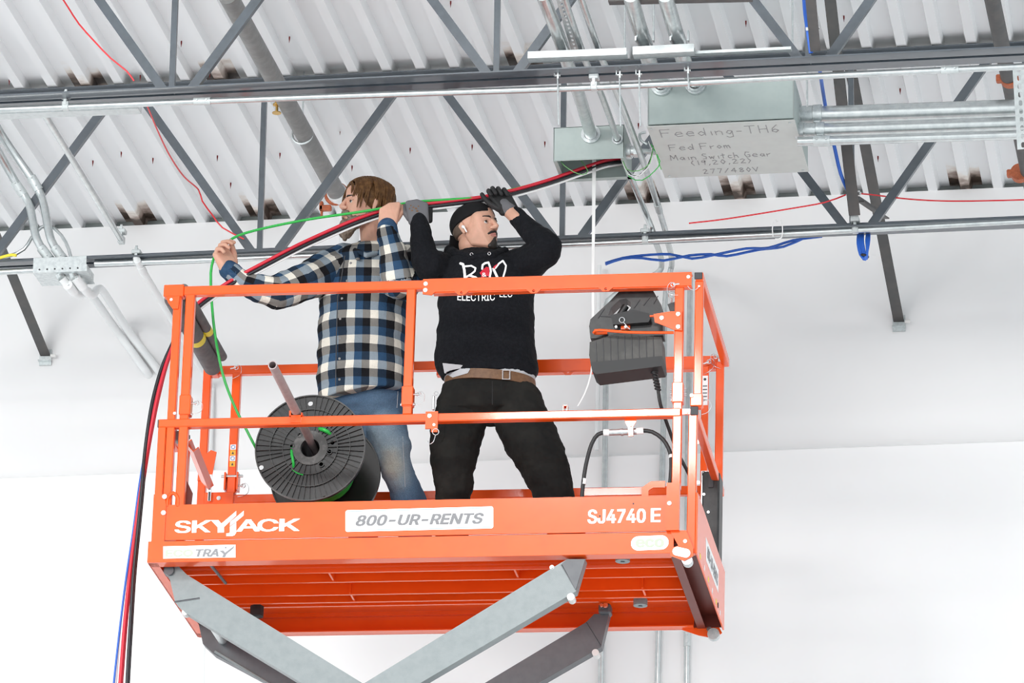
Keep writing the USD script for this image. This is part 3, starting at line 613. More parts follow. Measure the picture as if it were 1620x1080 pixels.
for s, u0, u1, v0, hh in (('Feeding-TH6', .045, .56, .035, .085), ('Fed From', .06, .33, .21, .065), ('Main Switch Gear', .05, .49, .33, .06), ('(19,20,22)', .13, .40, .405, .05), ('277/480V', .17, .42, .51, .05)):
    for k_, one in enumerate(handwrite(s, u0, u1, v0, hh)):
        part(cov, 'pencil_letter', one, 'pencil', label='first letter of the pencilled note reading ' + s if k_ == 0 else None, smooth=False)

# ------------------------------------------------------------------ loose wires in the roof
def wire(name, label, cat, pts, r, m, step=.04, n=8):
    return solo(name, sweep(spline([PY(*p) for p in pts], step), r, n), m, label, cat)
wire('green_wire', 'thin green wire loop dangling at the left of the small box', 'wire', [(886, 253, 20.6), (893, 262, 20.58), (908, 272, 20.58), (922, 276, 20.6), (930, 270, 20.62), (918, 252, 20.66)], .0021, 'pale_green_wire')
wire('green_wire', 'thin green wire loop hanging between the small box and big box', 'wire', [(984, 250, 20.6), (992, 268, 20.55), (1010, 270, 20.5), (1028, 258, 20.48), (1034, 232, 20.5), (1040, 250, 20.5), (1046, 268, 20.5)], .0021, 'pale_green_wire')
wire('green_wire', 'darker green wire hanging lowest between the two boxes', 'wire', [(986, 258, 20.62), (996, 280, 20.58), (1016, 285, 20.52), (1036, 270, 20.5), (1044, 255, 20.5), (1030, 228, 20.5)], .0021, 'green_cable')
wire('black_wire', 'thin black wire loop between the small box and big box', 'wire', [(984, 255, 20.6), (1000, 278, 20.55), (1018, 272, 20.5), (1030, 248, 20.5), (1034, 226, 20.55)], .0021, 'black_cable')
wire('white_wire', 'thin white wire loop between the small box and big box', 'wire', [(983, 250, 20.6), (994, 276, 20.56), (1014, 276, 20.5), (1033, 250, 20.5), (1026, 224, 20.55)], .0021, 'white_cable')
wire('hook_strap', 'pale bent strap hook between the two boxes', 'strap', [(1022, 209, 20.6), (1012, 212, 20.6), (1014, 222, 20.6), (1024, 228, 20.6)], .006, 'galv')
wire('blue_cable', 'blue data cable dropping from the top edge beside the dark brace', 'cable', [(1272, -10, J1 - .2), (1274, 20, J1 - .1), (1278, 48, J1 - .02), (1283, 84, J1 + .0)], .009, 'blue_cable')
wire('blue_cable', 'blue data cable hanging behind the big conduits down to the rear joist', 'cable', [(1296, 104, J1 + .6), (1302, 145, J1 + 1.2), (1309, 185, J1 + 1.5), (1320, 232, J1 + 1.65), (1330, 275, J1 + 1.75), (1345, 310, J2 - .02)], .008, 'blue_cable')
wire('blue_cable', 'upper strand of the twisted blue data cable on the wall right of the lift', 'cable', [(958, 416, J2 + .4), (985, 408, J2 + .42), (1015, 404, J2 + .4), (1060, 402, J2 + .4), (1095, 409, J2 + .4), (1130, 403, J2 + .38), (1180, 393, J2 + .36), (1215, 392, J2 + .3), (1255, 380, J2 + .22), (1300, 374, J2 + .15)], .006, 'blue_cable')
wire('blue_cable', 'lower strand of the twisted blue data cable on the wall right of the lift', 'cable', [(958, 418, J2 + .4), (985, 409, J2 + .42), (1015, 408, J2 + .4), (1050, 412, J2 + .4), (1090, 404, J2 + .4), (1125, 402, J2 + .38), (1150, 405, J2 + .38), (1200, 395, J2 + .36), (1240, 390, J2 + .25), (1275, 375, J2 + .2)], .006, 'blue_cable')
cl = thing('cable_coil', 'coiled bundle of blue data cable hanging below the rear joist', 'cable coil', PY(1367, 411, J2 + .1))
for k, (dx, dr) in enumerate([(0, 0), (4, 2), (9, -1), (14, 1)]):
    part(cl, 'loop', sweep(spline([PY(1358 + dx * .5, 366, J2 + .12), PY(1357 + dx * .6, 385, J2 + .1), PY(1361 + dx * .6, 403 + dr, J2 + .09), PY(1368 + dx * .2, 409 + dr, J2 + .08), PY(1372, 398, J2 + .08), PY(1375 - dx * .3, 380, J2 + .1), PY(1375 - dx * .2, 366, J2 + .12)], .02), .0055, 8), 'blue_cable')
part(cl, 'tie', ring_loop(PY(1368, 405, J2 + .09), .014, (.3, 0, 1), .006), 'black_cable', label='black tie wrap')
wire('red_wire', 'thin red wire crossing the roof at the top left', 'wire', [(95, -8, J1 - .3), (108, 12, J1 - .22), (125, 38, J1 - .12), (150, 66, J1 - .06), (175, 92, J1 - .03), (200, 112, J1 - .02), (212, 128, J1 - .012)], .0035, 'red_wire')
wire('red_wire', 'thin red wire hanging from the near joist down to the rear joist at left', 'wire', [(229, 158, J1 + .16), (234, 170, J1 + .3), (250, 208, J1 + .7), (268, 245, J1 + 1.1), (290, 278, J1 + 1.5), (314, 300, J1 + 1.75), (320, 318, J1 + 1.8), (336, 340, J2 - .05), (352, 360, J2 - .03), (386, 378, J2 - .01)], .0035, 'red_wire')
wire('red_wire', 'thin red wire rising to the brace bolt right of the lift', 'wire', [(1090, 353, J2 - .02), (1150, 346, J2 - .03), (1250, 330, J2 - .05), (1305, 320, J2 - .05), (1338, 308, J2 - .03)], .0035, 'red_wire')
wire('red_wire', 'thin red wire sagging from the brace bolt to the right edge', 'wire', [(1345, 305, J2 - .03), (1380, 308, J2 + .05), (1440, 315, J2 + .06), (1510, 318, J2 + .06), (1620, 316, J2 + .06), (1700, 313, J2 + .06)], .0035, 'red_wire')
zt_ = thing('zip_tie', 'loop of clear zip ties hanging from the rear joist right of the lift', 'zip tie', PY(1229, 380, J2 - .01))
part(zt_, 'strap', sweep(spline([PY(1223, 374, J2 - .01), PY(1222, 360, J2 - .012), PY(1226, 348, J2 - .012), PY(1230, 350, J2 - .012)], .01), .003, 6), 'zip')
part(zt_, 'strap', sweep(spline([PY(1236, 348, J2 - .012), PY(1238, 362, J2 - .012), PY(1236, 376, J2 - .01), PY(1226, 378, J2 - .01)], .01), .003, 6), 'zip')
solo('clip_plate', [box(PY(1352, 345, J2 - .01) + (-.018, -.004, -.012), PY(1352, 345, J2 - .01) + (.018, .004, .012), .002)], 'galv_white', 'small white beam clip on the rear joist below its middle upright', 'clip')
for x, y, n in ((1283, 45, 'upper'), (1350, 306, 'lower')):
    c = PY(x, y, (J1 if y < 100 else J2) - .03)
    solo('brace_bolt', [cyl(c + (-.015, 0, 0), c + (.035, 0, 0), .006, 10), cyl(c + (.02, 0, 0), c + (.03, 0, 0), .013, 6), cyl(c + (-.02, 0, 0), c + (-.01, 0, 0), .013, 6)], 'chrome', f'shiny bolt through the {n} brace joint right of the big box', 'bolt')
# ================================================================== the scissor lift (parts in lift coordinates)
lm = np.eye(4); lm[:3, :3] = RP.T; lm[3, :3] = TP
LIFT = thing('scissor_lift', 'orange scissor lift platform raised on grey scissor arms with the two workers aboard', 'scissor lift', matrix=lm)
LX, LW, DK = 2.27, 1.04, .10              # length, width, deck height
T = .036
def post(x0, x1, y0, y1, z0, z1): return box((x0, y0, z0), (x1, y1, z1), .003)
def lp(name, mesh, m='orange', **k): return part(LIFT, name, mesh, m, **k)
def bolt(parent, c, r=.008, ax=(0, -1, 0), h=.006, m='bolt_white'):
    c = np.asarray(c, float); ax = nrm(ax)
    r *= .8
    return part(parent, 'bolt', [cyl(c, c + ax * h * .6, r * 1.2, 12), cyl(c + ax * h * .6, c + ax * h, r * .9, 6)], m, smooth=20)
def pin(parent, c, ax=(1, 0, 0)):
    c = np.asarray(c, float); ax = nrm(ax)
    pth = spline([c + ax * .016, c + ax * .03 + (0, 0, .012), c + ax * .045 + (0, 0, -.004), c + ax * .043 + (0, 0, -.034), c + ax * .020 + (0, -.01, -.05), c + (0, -.004, -.05)], .006)
    part(parent, 'lock_pin', [cyl(c - ax * .004, c + ax * .022, .0045, 10), ring_loop(c + ax * .022, .009, np.cross(ax, (0, 0, 1)), .0018, 16, 6)], 'chrome', label='bright locking pin with ring')
    part(parent, 'pin_lanyard', sweep(pth, .0012, 6), 'chrome')

# ---- deck and underside
deck = lp('deck_plate', box((.0, .012, DK - .008), (LX, LW, DK)), smooth=False)
side = lp('side_beam', xz([(-.006, .004), (LX - .09, .004), (LX - .09, .0905), (-.006, .0905)], -.012, .0), smooth=False)
part(side, 'beam_lip', box((-.006, -.012, 0), (LX - .10, .052, .005), .001), 'orange')
lp('side_beam', [box((0, LW - .05, 0), (LX - .12, LW + .008, .005)), box((0, LW - .006, 0), (LX - .12, LW, .092)), box((0, LW - .03, .075), (LX, LW, .092))], label='orange rear side beam under the platform', smooth=False)
lp('end_beam', [box((-.006, 0, 0), (.0, LW, .092)), box((-.006, 0, 0), (.035, LW, .005))], smooth=False)
lp('end_beam', [box((LX - .105, .04, .002), (LX - .10, LW, .085)), box((LX - .105, .04, .0), (LX - .07, LW, .004))], 'maroon', label='dark maroon end beam under the gate', smooth=False)
for y in (.195, .325, .50, .605):
    lp('deck_rib', [box((.01, y - .003, .012), (LX - .11, y + .003, DK - .008)), box((.01, y - .006, .008), (LX - .11, y + .006, .013))], label='pale-edged deck rib' if y < .2 else None, smooth=False)
for x0, y in ((525, .26), (540, .55), (820, .26), (1010, .55)):
    q = LZ(x0, 915, .01)[0]
    lp('rib_gusset', box((q - .004, y - .066, .012), (q + .004, y + .062, DK - .01)), smooth=False)
lp('wear_strip', [box((.02, .62, .07), (LX - .11, .80, DK - .008)), box((.02, .80, .055), (LX - .11, .815, DK - .008))], smooth=False)
def bumper(px, py, h, r=.029, z=.0):
    q = LZ(px, py, z)
    b = lp('bumper', [cyl((q[0], q[1], z), (q[0], q[1], z + h), r, 24), cyl((q[0], q[1], z + h), (q[0], q[1], DK - .01), r * .55, 14)], 'rubber', label='black rubber bumper')
    part(b, 'bumper_bolt', cyl((q[0], q[1], z - .002), (q[0], q[1], z + .004), r * .4, 10), 'brown_steel', label='recessed bolt')
bumper(406, 975, .045, z=-.012)
for px, py in ((985, 888), (1013, 958)):
    q = LZ(px, py, .0)
    b = lp('mount_disc', tube((q[0], q[1], .0), (q[0], q[1], .028), .030, .010, 28), 'arm', label='grey ring mount with dark hole')
    part(b, 'hole_plug', cyl((q[0], q[1], .012), (q[0], q[1], .02), .0105, 14), 'dark_print')
lp('cable_guide', bar(L(333, 893, .06), L(357, 922, .30), .012, .012), 'arm_dark', label='dark strap under the deck', smooth=False)

lp('end_beam', [box((LX - .12, LW - .012, .004), (LX, LW - .006, .092)), box((LX - .098, .04, .06), (LX, LW - .012, .066))], 'maroon', label='dark maroon closing plate behind the gate', smooth=False)
# ---- toe boards
z_toe = .252
toe = lp('toe_board', box((.055, -.004, .0975), (LX - .115, .0, z_toe), .001), label='long front toe board with printed lettering')
part(toe, 'toe_lip', [box((.055, -.004, z_toe - .004), (LX - .115, .018, z_toe)), box((1.72, -.0045, z_toe - .001), (1.755, .005, z_toe + .0005)), box((1.87, -.0045, z_toe - .001), (1.905, .005, z_toe + .0005))], 'orange', smooth=False)
for px, py in ((949, 816), (1002, 796.5)):
    q = L(px, py, -.004); part(toe, 'hole', cyl(q, q + (0, -.001, 0), .0035, 10), 'dark_print')
lp('toe_board', box((.0, LW - .006, DK), (LX, LW, .25), .001), label='rear toe board')
lp('toe_board', box((.0, .02, DK), (.005, LW, .25), .001), label='left end toe board')
# corner plates
cp1 = lp('corner_plate', xz([(.006, .09), (.06, .09), (.06, .252), (.05, .297), (.006, .297)], -.010, .0), label='left corner plate with two bolt caps', smooth=False)
for px, py in ((260.5, 785.5), (258.7, 811)): bolt(cp1, L(px, py, -.010), .011)
lp('tie_loop', sweep(spline([(.062, .0, .245), (.064, .0, .285), (.085, .0, .305), (.105, .0, .285), (.108, .0, .245)], .01), .008, 10))
cp2 = lp('corner_plate', xz([(2.150, .092), (2.203, .092), (2.203, .296), (2.150, .296)], -.034, .0), label='right corner plate wrapped round the post', smooth=False)
bolt(cp2, L(1059, 796, -.034), .010)
lp('tie_loop', xz(LineString([(2.058, .25), (2.058, .28), (2.085, .300), (2.14, .300)]).buffer(.014, cap_style=2), -.003, .003), label='bent flat tie bar beside the right post')

# ---- guard rails, front
zt, zm = 1.222, .630
mid = lp('mid_rail', box((.006, -.004, .594), (2.200, .036, zm), .004), label='front mid rail')
part(mid, 'end_cap', box((.004, -.003, .596), (.008, .034, zm - .002)), 'dark_print')
q = L(465, 655, -.004)
part(mid, 'axle_bracket', [box((q[0] - .012, -.008, .60), (q[0] + .03, .038, .634), .001), box((q[0] - .02, -.006, .632), (q[0] - .012, .038, .655)), box((q[0] + .03, -.006, .632), (q[0] + .036, .038, .645))], 'orange')
for px, z1 in ((683, .545), (0, 0)):
    if px:
        q = L(px, 660, -.004)
        c = part(mid, 'hinge_bracket', [xz([(q[0] - .025, .56), (q[0] + .0, .56), (q[0] + .0, .545), (q[0] + .027, .545), (q[0] + .027, .635), (q[0] - .025, .635)], -.012, -.004)], 'orange')
        bolt(c, (q[0] - .008, -.012, .615), .009, m='chrome'); bolt(c, (q[0] + .012, -.012, .575), .006, m='chrome')
        part(c, 'lanyard_ring', [ring_loop((q[0] + .02, -.012, .545), .013, (0, 1, .2), .002), sweep(spline([(q[0] + .02, -.012, .532), (q[0] + .012, -.016, .50), (q[0] - .005, -.016, .49), (q[0] - .012, -.014, .505)], .01), .002, 6)], 'chrome', label='chrome wire ring')
q = L(894, 648, 0)
part(mid, 'rail_tab', [box((q[0] - .010, 0, .63), (q[0] - .006, .03, .655)), box((q[0] + .006, 0, .63), (q[0] + .010, .03, .655)), box((q[0] - .010, 0, .650), (q[0] + .010, .03, .655))], 'orange', smooth=False)
top = lp('top_rail', box((.085, -.004, 1.182), (1.112, .034, zt), .004), label='left half of the front top rail')
part(top, 'rail_collar', [box((.0, -.008, 1.176), (.086, .038, 1.229), .003), xz([(.012, 1.176), (.070, 1.176), (.066, 1.12), (.042, 1.12), (.02, 1.15)], -.006, -.002)], 'orange')
bolt(top, L(271, 474, -.006), .007, m='chrome')
pts = [(1.107, 1.168), (1.107, zt + .001), (2.236, zt + .002), (2.236, 1.164)]
tabs = [L(959, 455, 0)[0], L(845, 456, 0)[0], L(731, 459, 0)[0]]
low = [(2.236, 1.164)]
for tx in tabs:
    low += [(tx + .030, 1.164), (tx + .012, 1.148), (tx - .012, 1.148), (tx - .030, 1.164)]
low += [(1.16, 1.164), (1.145, 1.150), (1.107, 1.156)]
plate = Polygon([(1.107, zt + .001), (2.236, zt + .002)] + low)
for tx in tabs: plate = plate.difference(Point(tx, 1.158).buffer(.006))
rail2 = lp('top_rail', xz(plate, -.012, -.006), label='right half of the front top rail, a deeper plate with hole tabs', smooth=False)
part(rail2, 'rail_flange', [box((1.15, -.006, 1.160), (2.236, .030, 1.166)), box((1.15, -.006, zt - .004), (2.236, .030, zt + .001))], 'orange', smooth=False)
bolt(rail2, L(673.5, 449, -.012), .010); bolt(rail2, L(673, 459, -.012), .010); bolt(rail2, L(1089, 438, -.012), .008, m='chrome')
pin(rail2, L(1073, 449, -.012), ax=(-1, -.2, -.2))
# posts, front
lp('post', post(.042, .076, .002, .036, .25, 1.185)); lp('post', post(.095, .133, .0, .036, .25, 1.185))
sock = lp('post_socket', box((.092, -.006, .648), (.140, .042, .735), .003)); pin(sock, (.140, .018, .705)); bolt(sock, (.140, .018, .655), .008, ax=(1, 0, 0), m='chrome')
bolt(sock, (.074, .0, .655), .007, m='chrome')
lp('post', post(.007, .040, -.002, .030, .25, .596))
lp('post', post(1.037, 1.074, .0, .036, .66, 1.185))
sock = lp('post_socket', [box((1.032, -.006, .668), (1.080, .042, .752), .003), box((1.038, 0, .63), (1.076, .036, .668), .003)]); pin(sock, (1.080, .018, .722)); bolt(sock, (1.080, .018, .678), .008, ax=(1, 0, 0), m='chrome'); bolt(sock, (1.031, .018, .678), .008, ax=(-1, 0, 0), m='chrome')
lp('post', post(2.166, 2.203, .0, .036, .28, 1.165))
sock = lp('post_socket', [box((2.161, -.006, .655), (2.208, .042, .742), .003)])
for z in (.70, .69, .72): part(sock, 'spring_pin', [cyl((2.15, .018, z), (2.161, .018, z), .003, 8), cyl((2.208, .018, z), (2.218, .018, z), .003, 8)], 'chrome')
bolt(sock, (2.160, .018, .672), .009, ax=(-1, 0, 0), m='chrome')
lp('post', post(2.250, 2.284, -.002, .032, .63, 1.19)); lp('post', post(2.232, 2.268, -.006, .028, .0, .60))
hb = lp('post_hinge', [box((2.238, -.010, .635), (2.288, .036, .690), .003), box((2.205, -.006, .60), (2.245, .004, .625))])
bolt(hb, (2.222, -.006, .612), .009, m='chrome'); bolt(hb, (2.244, -.010, .680), .008, m='chrome')
part(hb, 'end_cap', box((2.240, -.012, .596), (2.272, -.004, .632), .002), 'dark_print', label='black square end cap'); part(hb, 'lanyard', sweep(spline([(2.29, .0, .655), (2.31, .0, .665), (2.325, .0, .64), (2.31, .0, .61), (2.285, .0, .60)], .008), .0013, 6), 'chrome')
# end rails (right)
er = lp('end_rail', box((2.252, -.012, 1.185), (2.284, LW, 1.222), .003), label='right end top rail running back')
part(er, 'end_cap', box((2.248, -.017, 1.190), (2.281, -.011, 1.220), .002), 'dark_print', label='black square end cap')
bolt(er, L(1106, 453, -.003), .005, m='chrome')
part(er, 'pin_lanyard', sweep(spline([L(1106, 453, -.01), L(1100, 458, -.012), L(1092, 457, -.012), L(1088, 452, -.012)], .006), .0013, 6), 'chrome')
lp('end_rail', box((2.238, .0, .592), (2.270, LW, .628), .003), label='right end mid rail running back')
# end gate panel
gate = lp('gate_panel', box((2.268, -.004, .0), (2.276, LW + .02, .262), .002), label='smooth orange kick panel across the right end')
stk = [(.32, .075), (.80, .085), (.80, .185), (.30, .170)]
pm = trimesh.creation.extrude_polygon(Polygon(stk), .001, engine='earcut'); v = np.asarray(pm.vertices)
pm.vertices = np.stack([2.276 + v[:, 2], v[:, 0], v[:, 1]], 1)
part(gate, 'sticker', pm, 'white_print', label='white sticker on the kick panel', smooth=False)
tm = lettering('800-UR-RENTS', .36, .77, .10, .155, 0, shear=.15); v = np.asarray(tm.vertices)
part(gate, 'sticker_text', trimesh.Trimesh(np.stack([2.2772 - v[:, 1] * .3, v[:, 0], v[:, 2]], 1), tm.faces, process=False), 'gray_print', smooth=False)
for k in range(6):
    y = .10 + k * .155; part(gate, 'chevron', box((2.2755, y, .015), (2.2768, y + .03, .035)), 'yellow' if k % 2 == 0 else 'white_print', smooth=False)
part(gate, 'drain_hole', cyl((2.276, .80, .03), (2.2785, .80, .03), .012, 12), 'brown_steel')
# roller bracket, right front corner
rbk = lp('roller_bracket', xz([(2.165, .095), (2.232, .095), (2.262, .02), (2.262, -.015), (2.225, -.035), (2.168, -.012), (2.168, .02), (2.20, .03)], -.018, -.012), label='corner bracket holding the end roller', smooth=False)
part(rbk, 'white_pad', xz(LineString([(2.196, .005), (2.232, -.004)]).buffer(.019), -.022, -.018), 'white_print', label='white wear pad')
part(rbk, 'roller', cyl((2.236, -.012, -.028), (2.236, .03, -.028), .022, 20), 'galv', label='zinc roller'); bolt(rbk, L(1084, 856, -.018), .009)
rbk2 = lp('roller_bracket', xz([(2.10, .02), (2.25, .02), (2.27, -.02), (2.24, -.045), (2.17, -.03), (2.10, -.005)], LW - .01, LW - .004), label='rear corner roller bracket', smooth=False)
part(rbk2, 'roller', cyl((2.235, LW - .03, -.03), (2.235, LW + .0, -.03), .026, 20), 'galv', label='zinc roller'); bolt(rbk2, (2.215, LW - .01, -.004), .012, m='chrome')

# ---- rear rails
lp('mid_rail', box((.06, LW - .03, .597), (2.20, LW + .004, .636), .003), label='rear mid rail')
lp('top_rail', box((.03, LW - .03, 1.194), (1.02, LW + .004, 1.234), .003), label='left half of the rear top rail')
rt2 = [(1.0, 1.238), (2.235, 1.236)] ; lw = [(2.235, 1.18)]
for tx in (1.98, 1.58, 1.2): lw += [(tx + .03, 1.18), (tx + .012, 1.164), (tx - .012, 1.164), (tx - .03, 1.18)]
pl = Polygon(rt2 + lw + [(1.0, 1.18)])
for tx in (1.98, 1.58, 1.2): pl = pl.difference(Point(tx, 1.176).buffer(.006))
rr = lp('top_rail', xz(pl, LW - .006, LW), label='right half of the rear top rail with hole tabs', smooth=False)
part(rr, 'rail_flange', box((1.0, LW - .006, 1.176), (2.235, LW + .03, 1.182)), 'orange', smooth=False)
lp('post', post(-.034, .001, LW - .033, LW + .002, .72, 1.262)); lp('post', post(-.034, .001, LW - .033, LW + .002, .1, .72))
lp('post_socket', xz([(-.03, .80), (.02, .84), (.045, .83), (.03, .72), (.0, .70), (-.034, .70)], LW - .04, LW - .034), smooth=False)
dp_ = lp('post', post(.097, .134, LW - .033, LW + .002, .64, 1.20), label='rear left inner post with warning stickers')
for k, (c, n) in enumerate((('white_print', 0), ('amber', 1), ('white_print', 0), ('amber', 1))):
    z = .865 - k * .026
    s = part(dp_, 'warning_sticker', box((.104, LW - .0345, z - .024), (.129, LW - .033, z)), c, smooth=False)
    part(s, 'pictogram', ring_loop((.1165, LW - .0355, z - .012), .008, (0, 1, 0), .0013, 16, 6) if not n else xz([(.1115, z - .018), (.1215, z - .018), (.1165, z - .006)], LW - .0355, LW - .0345), 'blue_line' if not n else 'dark_print', smooth=False)
hs = lp('post_socket', [box((.085, LW - .045, .655), (.092, LW + .005, .735)), box((.140, LW - .045, .655), (.147, LW + .005, .735)), box((.092, LW - .01, .655), (.140, LW + .003, .735))], label='open hinge socket below the sticker post', smooth=False)
part(hs, 'hinge_pin', cyl((.07, LW - .03, .72), (.165, LW - .03, .72), .006, 10), 'galv'); pin(hs, (.147, LW - .03, .675))
lp('rail_joint', [box((.0, LW - .04, .59), (.13, LW - .032, .645), .002)]); bolt(LIFT, (.065, LW - .04, .617), .010, m='bolt_white')
lp('post', post(2.168, 2.198, LW - .033, LW, .25, 1.18)); lp('post', post(2.230, 2.264, LW - .033, LW, .1, 1.20))
st = part(LIFT, 'caution_label', box((2.171, LW - .0345, 1.0), (2.196, LW - .033, 1.135)), 'white_print', label='white caution label on the rear right post', smooth=False)
for k in range(5): part(st, 'print_line', box((2.174, LW - .0352, 1.02 + k * .016), (2.193, LW - .0344, 1.026 + k * .016)), 'gray_print', smooth=False)
part(st, 'print_mark', cyl((2.183, LW - .0344, 1.118), (2.183, LW - .0354, 1.118), .006, 10), 'dark_print')
st = part(LIFT, 'caution_label', box((2.172, LW - .0345, .655), (2.197, LW - .033, .70)), 'white_print', label='white and amber caution label low on the rear right post', smooth=False)
part(st, 'amber_field', box((2.173, LW - .0350, .655), (2.196, LW - .0344, .68)), 'amber', smooth=False); part(st, 'pictogram', ring_loop((2.184, LW - .0352, .69), .007, (0, 1, 0), .0012, 14, 6), 'dark_print')
for c, ax in ((L(1140, 566, LW - .03), (-1, 0, .3)), (L(1114, 575, LW - .03), (1, 0, .4)), (L(366, 583, LW - .03), (1, 0, .2))): pin(LIFT, c, ax)
# left end: rails, folded latch channel, grey latch
lp('end_rail', box((-.002, .0, 1.186), (.034, LW, 1.222), .003), label='left end top rail running back under the foam')
lp('end_rail', box((.004, .03, .594), (.036, .32, .628), .003), label='left end mid rail stub')
p0, p1 = L(300, 708, .30), L(324, 768, .84)
lt = lp('gate_channel', channel(p0, p1, .05, .03, .004, up=(.8, -.2, .7)), label='open folded gate channel at the left end', smooth=False)
bolt(lt, p0 + (-.02, -.01, -.03), .009, m='chrome')
q = L(282, 691, .10)
lk_ = lp('gate_latch', [box(q + (-.014, -.02, -.022), q + (.032, .03, .022), .004), cyl(q + (.03, 0, -.002), q + (.05, 0, -.002), .009, 12), cyl(q + (.01, 0, -.02), q + (.02, 0, -.05), .012, 12)], 'arm', label='grey gate latch block')
lp('latch_arm', bar(q + (-.05, 0, .07), q + (-.005, 0, .01), .012, .02), 'orange', smooth=False)
lp('end_post', [post(.04, .075, .30, .335, .1, .60)], smooth=False)
lp('latch_plate', xz([(.10, .25), (.145, .25), (.15, .33), (.115, .40), (.10, .33)], .08, .086), 'maroon', smooth=False)
nb = lp('post_nameplate', box((.02, LW - .06, .60), (.034, LW - .055, .72)), 'white_print', smooth=False)
part(nb, 'nameplate_print', [box((.023, LW - .061, .60 + k * .05), (.031, LW - .0595, .64 + k * .05)) for k in range(2)], 'dark_print', smooth=False)

# ---- black cabinet inside the right rear corner
q0, q1 = L(1112, 750, .86), L(1134, 870, .86)
cab = lp('black_cabinet', box((q0[0], .82, .14), (q1[0] + .012, .96, q0[2]), .008), 'black_plastic', label='tall black equipment cabinet at the right rear corner')
part(cab, 'cabinet_edge', box((q0[0] - .002, .815, .15), (q0[0] + .004, .82, q0[2] - .02)), 'galv'); part(cab, 'cabinet_patch', box((q0[0] + .03, .814, .60 - .04), (q0[0] + .05, .82, .63)), 'dark_print')
bolt(cab, (q0[0] + .03, .82, .45), .006, m='chrome'); bolt(cab, (q0[0] + .01, .82, .53), .006, m='chrome')
lp('inner_bolt_row', [cyl(L(1105, y, .5), L(1105, y, .5) + (0, -.01, 0), .008, 10) for y in (764, 700)], 'chrome', label='bright bolt heads inside the right end')

# ---- printing on the front
yt = -.0042
def gl(ch, a, b, bold=True, shear=0.0, dz=0.0, m='white_print', y=yt, parent=toe, name='letter'):
    """one word whose lower left and upper right corners were read off the picture"""
    p, q = L(*a, y), L(*b, y)
    return part(parent, name, lettering(ch, p[0], q[0], p[2], q[2], y, bold, shear), m, label=f'lettering {ch}', smooth=False)
def cpx(x, y): return (220 + x / 5.4, 780 + y / 5.4)
gl('S', cpx(305, 342), cpx(445, 232)); gl('K', cpx(452, 338), cpx(612, 230)); gl('A', cpx(832, 330), cpx(1035, 222)); gl('C', cpx(1012, 329), cpx(1190, 219)); gl('K', cpx(1198, 326), cpx(1372, 216))
def logo(pl):
    P = [L(*cpx(*p), yt) for p in pl]; return xz([(p[0], p[2]) for p in P], yt - .0015, yt)
part(toe, 'letter', logo([(612, 229), (678, 229), (704, 258), (832, 150), (832, 190), (726, 290), (726, 336), (670, 337), (670, 290)]), 'white_print', label='letter Y with a swept arm', smooth=False)
part(toe, 'letter', [logo([(895, 149), (893, 192), (838, 238), (838, 238), (776, 280), (778, 246)]), logo([(776, 286), (832, 246), (832, 335), (818, 358), (796, 368), (745, 368), (745, 342), (770, 340), (776, 330)])], 'white_print', label='letter J with a swept arm', smooth=False)
# rental sticker
a, b, c, d = L(550, 810, yt), L(777, 804, yt), L(777, 832.5, yt), L(550, 838, yt)
sk = Polygon([(p[0], p[2]) for p in (a, b, c, d)])
rs = part(toe, 'rental_sticker', xz(sk.buffer(.009), yt - .001, yt), 'white_print', label='white rounded phone number sticker', smooth=False)
part(rs, 'border_line', xz(sk.buffer(.0035).difference(sk.buffer(.0022)), yt - .0016, yt - .0008), 'blue_line', smooth=False)
tm = lettering('800-UR-RENTS', L(562, 832, yt)[0], L(766, 828, yt)[0], L(562, 832, yt)[2], L(562, 815, yt)[2], yt - .001, shear=.28)
part(rs, 'lettering', tm, 'gray_print', label='lettering 800-UR-RENTS', smooth=False)
gl('SJ4740', (930, 828.5), (1021.5, 804), name='model_number'); gl('E', (1030, 826), (1045, 803.5), name='model_number')
yb_ = -.0122
a, c = L(1010, 859.3, yb_), L(1046, 857.8, yb_)
es = part(side, 'eco_sticker', xz(LineString([(a[0], a[2]), (c[0], c[2])]).buffer(.031), yb_ - .001, yb_), 'white_print', label='white pill sticker', smooth=False)
part(es, 'lettering', lettering('eco', L(1006, 858, yb_)[0], L(1050, 858, yb_)[0], a[2] - .018, a[2] + .018, yb_ - .001), 'pale_green', label='pale green lettering eco', smooth=False)
a, b, c, d = L(258, 864, yb_), L(373, 861.2, yb_), L(373, 881.5, yb_), L(258, 883.5, yb_)
et = part(side, 'tray_sticker', xz([(p[0], p[2]) for p in (a, b, c, d)], yb_ - .001, yb_), 'white_print', label='white oblong sticker', smooth=False)
gl('ECO', (262, 880.5), (305, 869), m='pale_green', y=yb_ - .001, parent=et, name='lettering', shear=0); gl('TRA', (307, 880.5), (349, 868), m='pale_gray_print', y=yb_ - .001, parent=et, name='lettering', shear=.25)
P = [L(220 + x / 5.4, 780 + y / 5.4, yb_ - .001) for x, y in [(690, 492), (718, 488), (735, 508), (812, 452), (805, 470), (745, 520), (735, 545), (712, 545), (722, 520)]]
part(et, 'lettering', [xz([(p[0], p[2]) for p in P], yb_ - .0025, yb_ - .001), xz(Point(L(220 + 741 / 5.4, 780 + 465 / 5.4, yb_)[0], L(220 + 741 / 5.4, 780 + 465 / 5.4, yb_)[2]).buffer(.003), yb_ - .0025, yb_ - .001)], 'pale_gray_print', label='letter Y drawn as a tick', smooth=False)

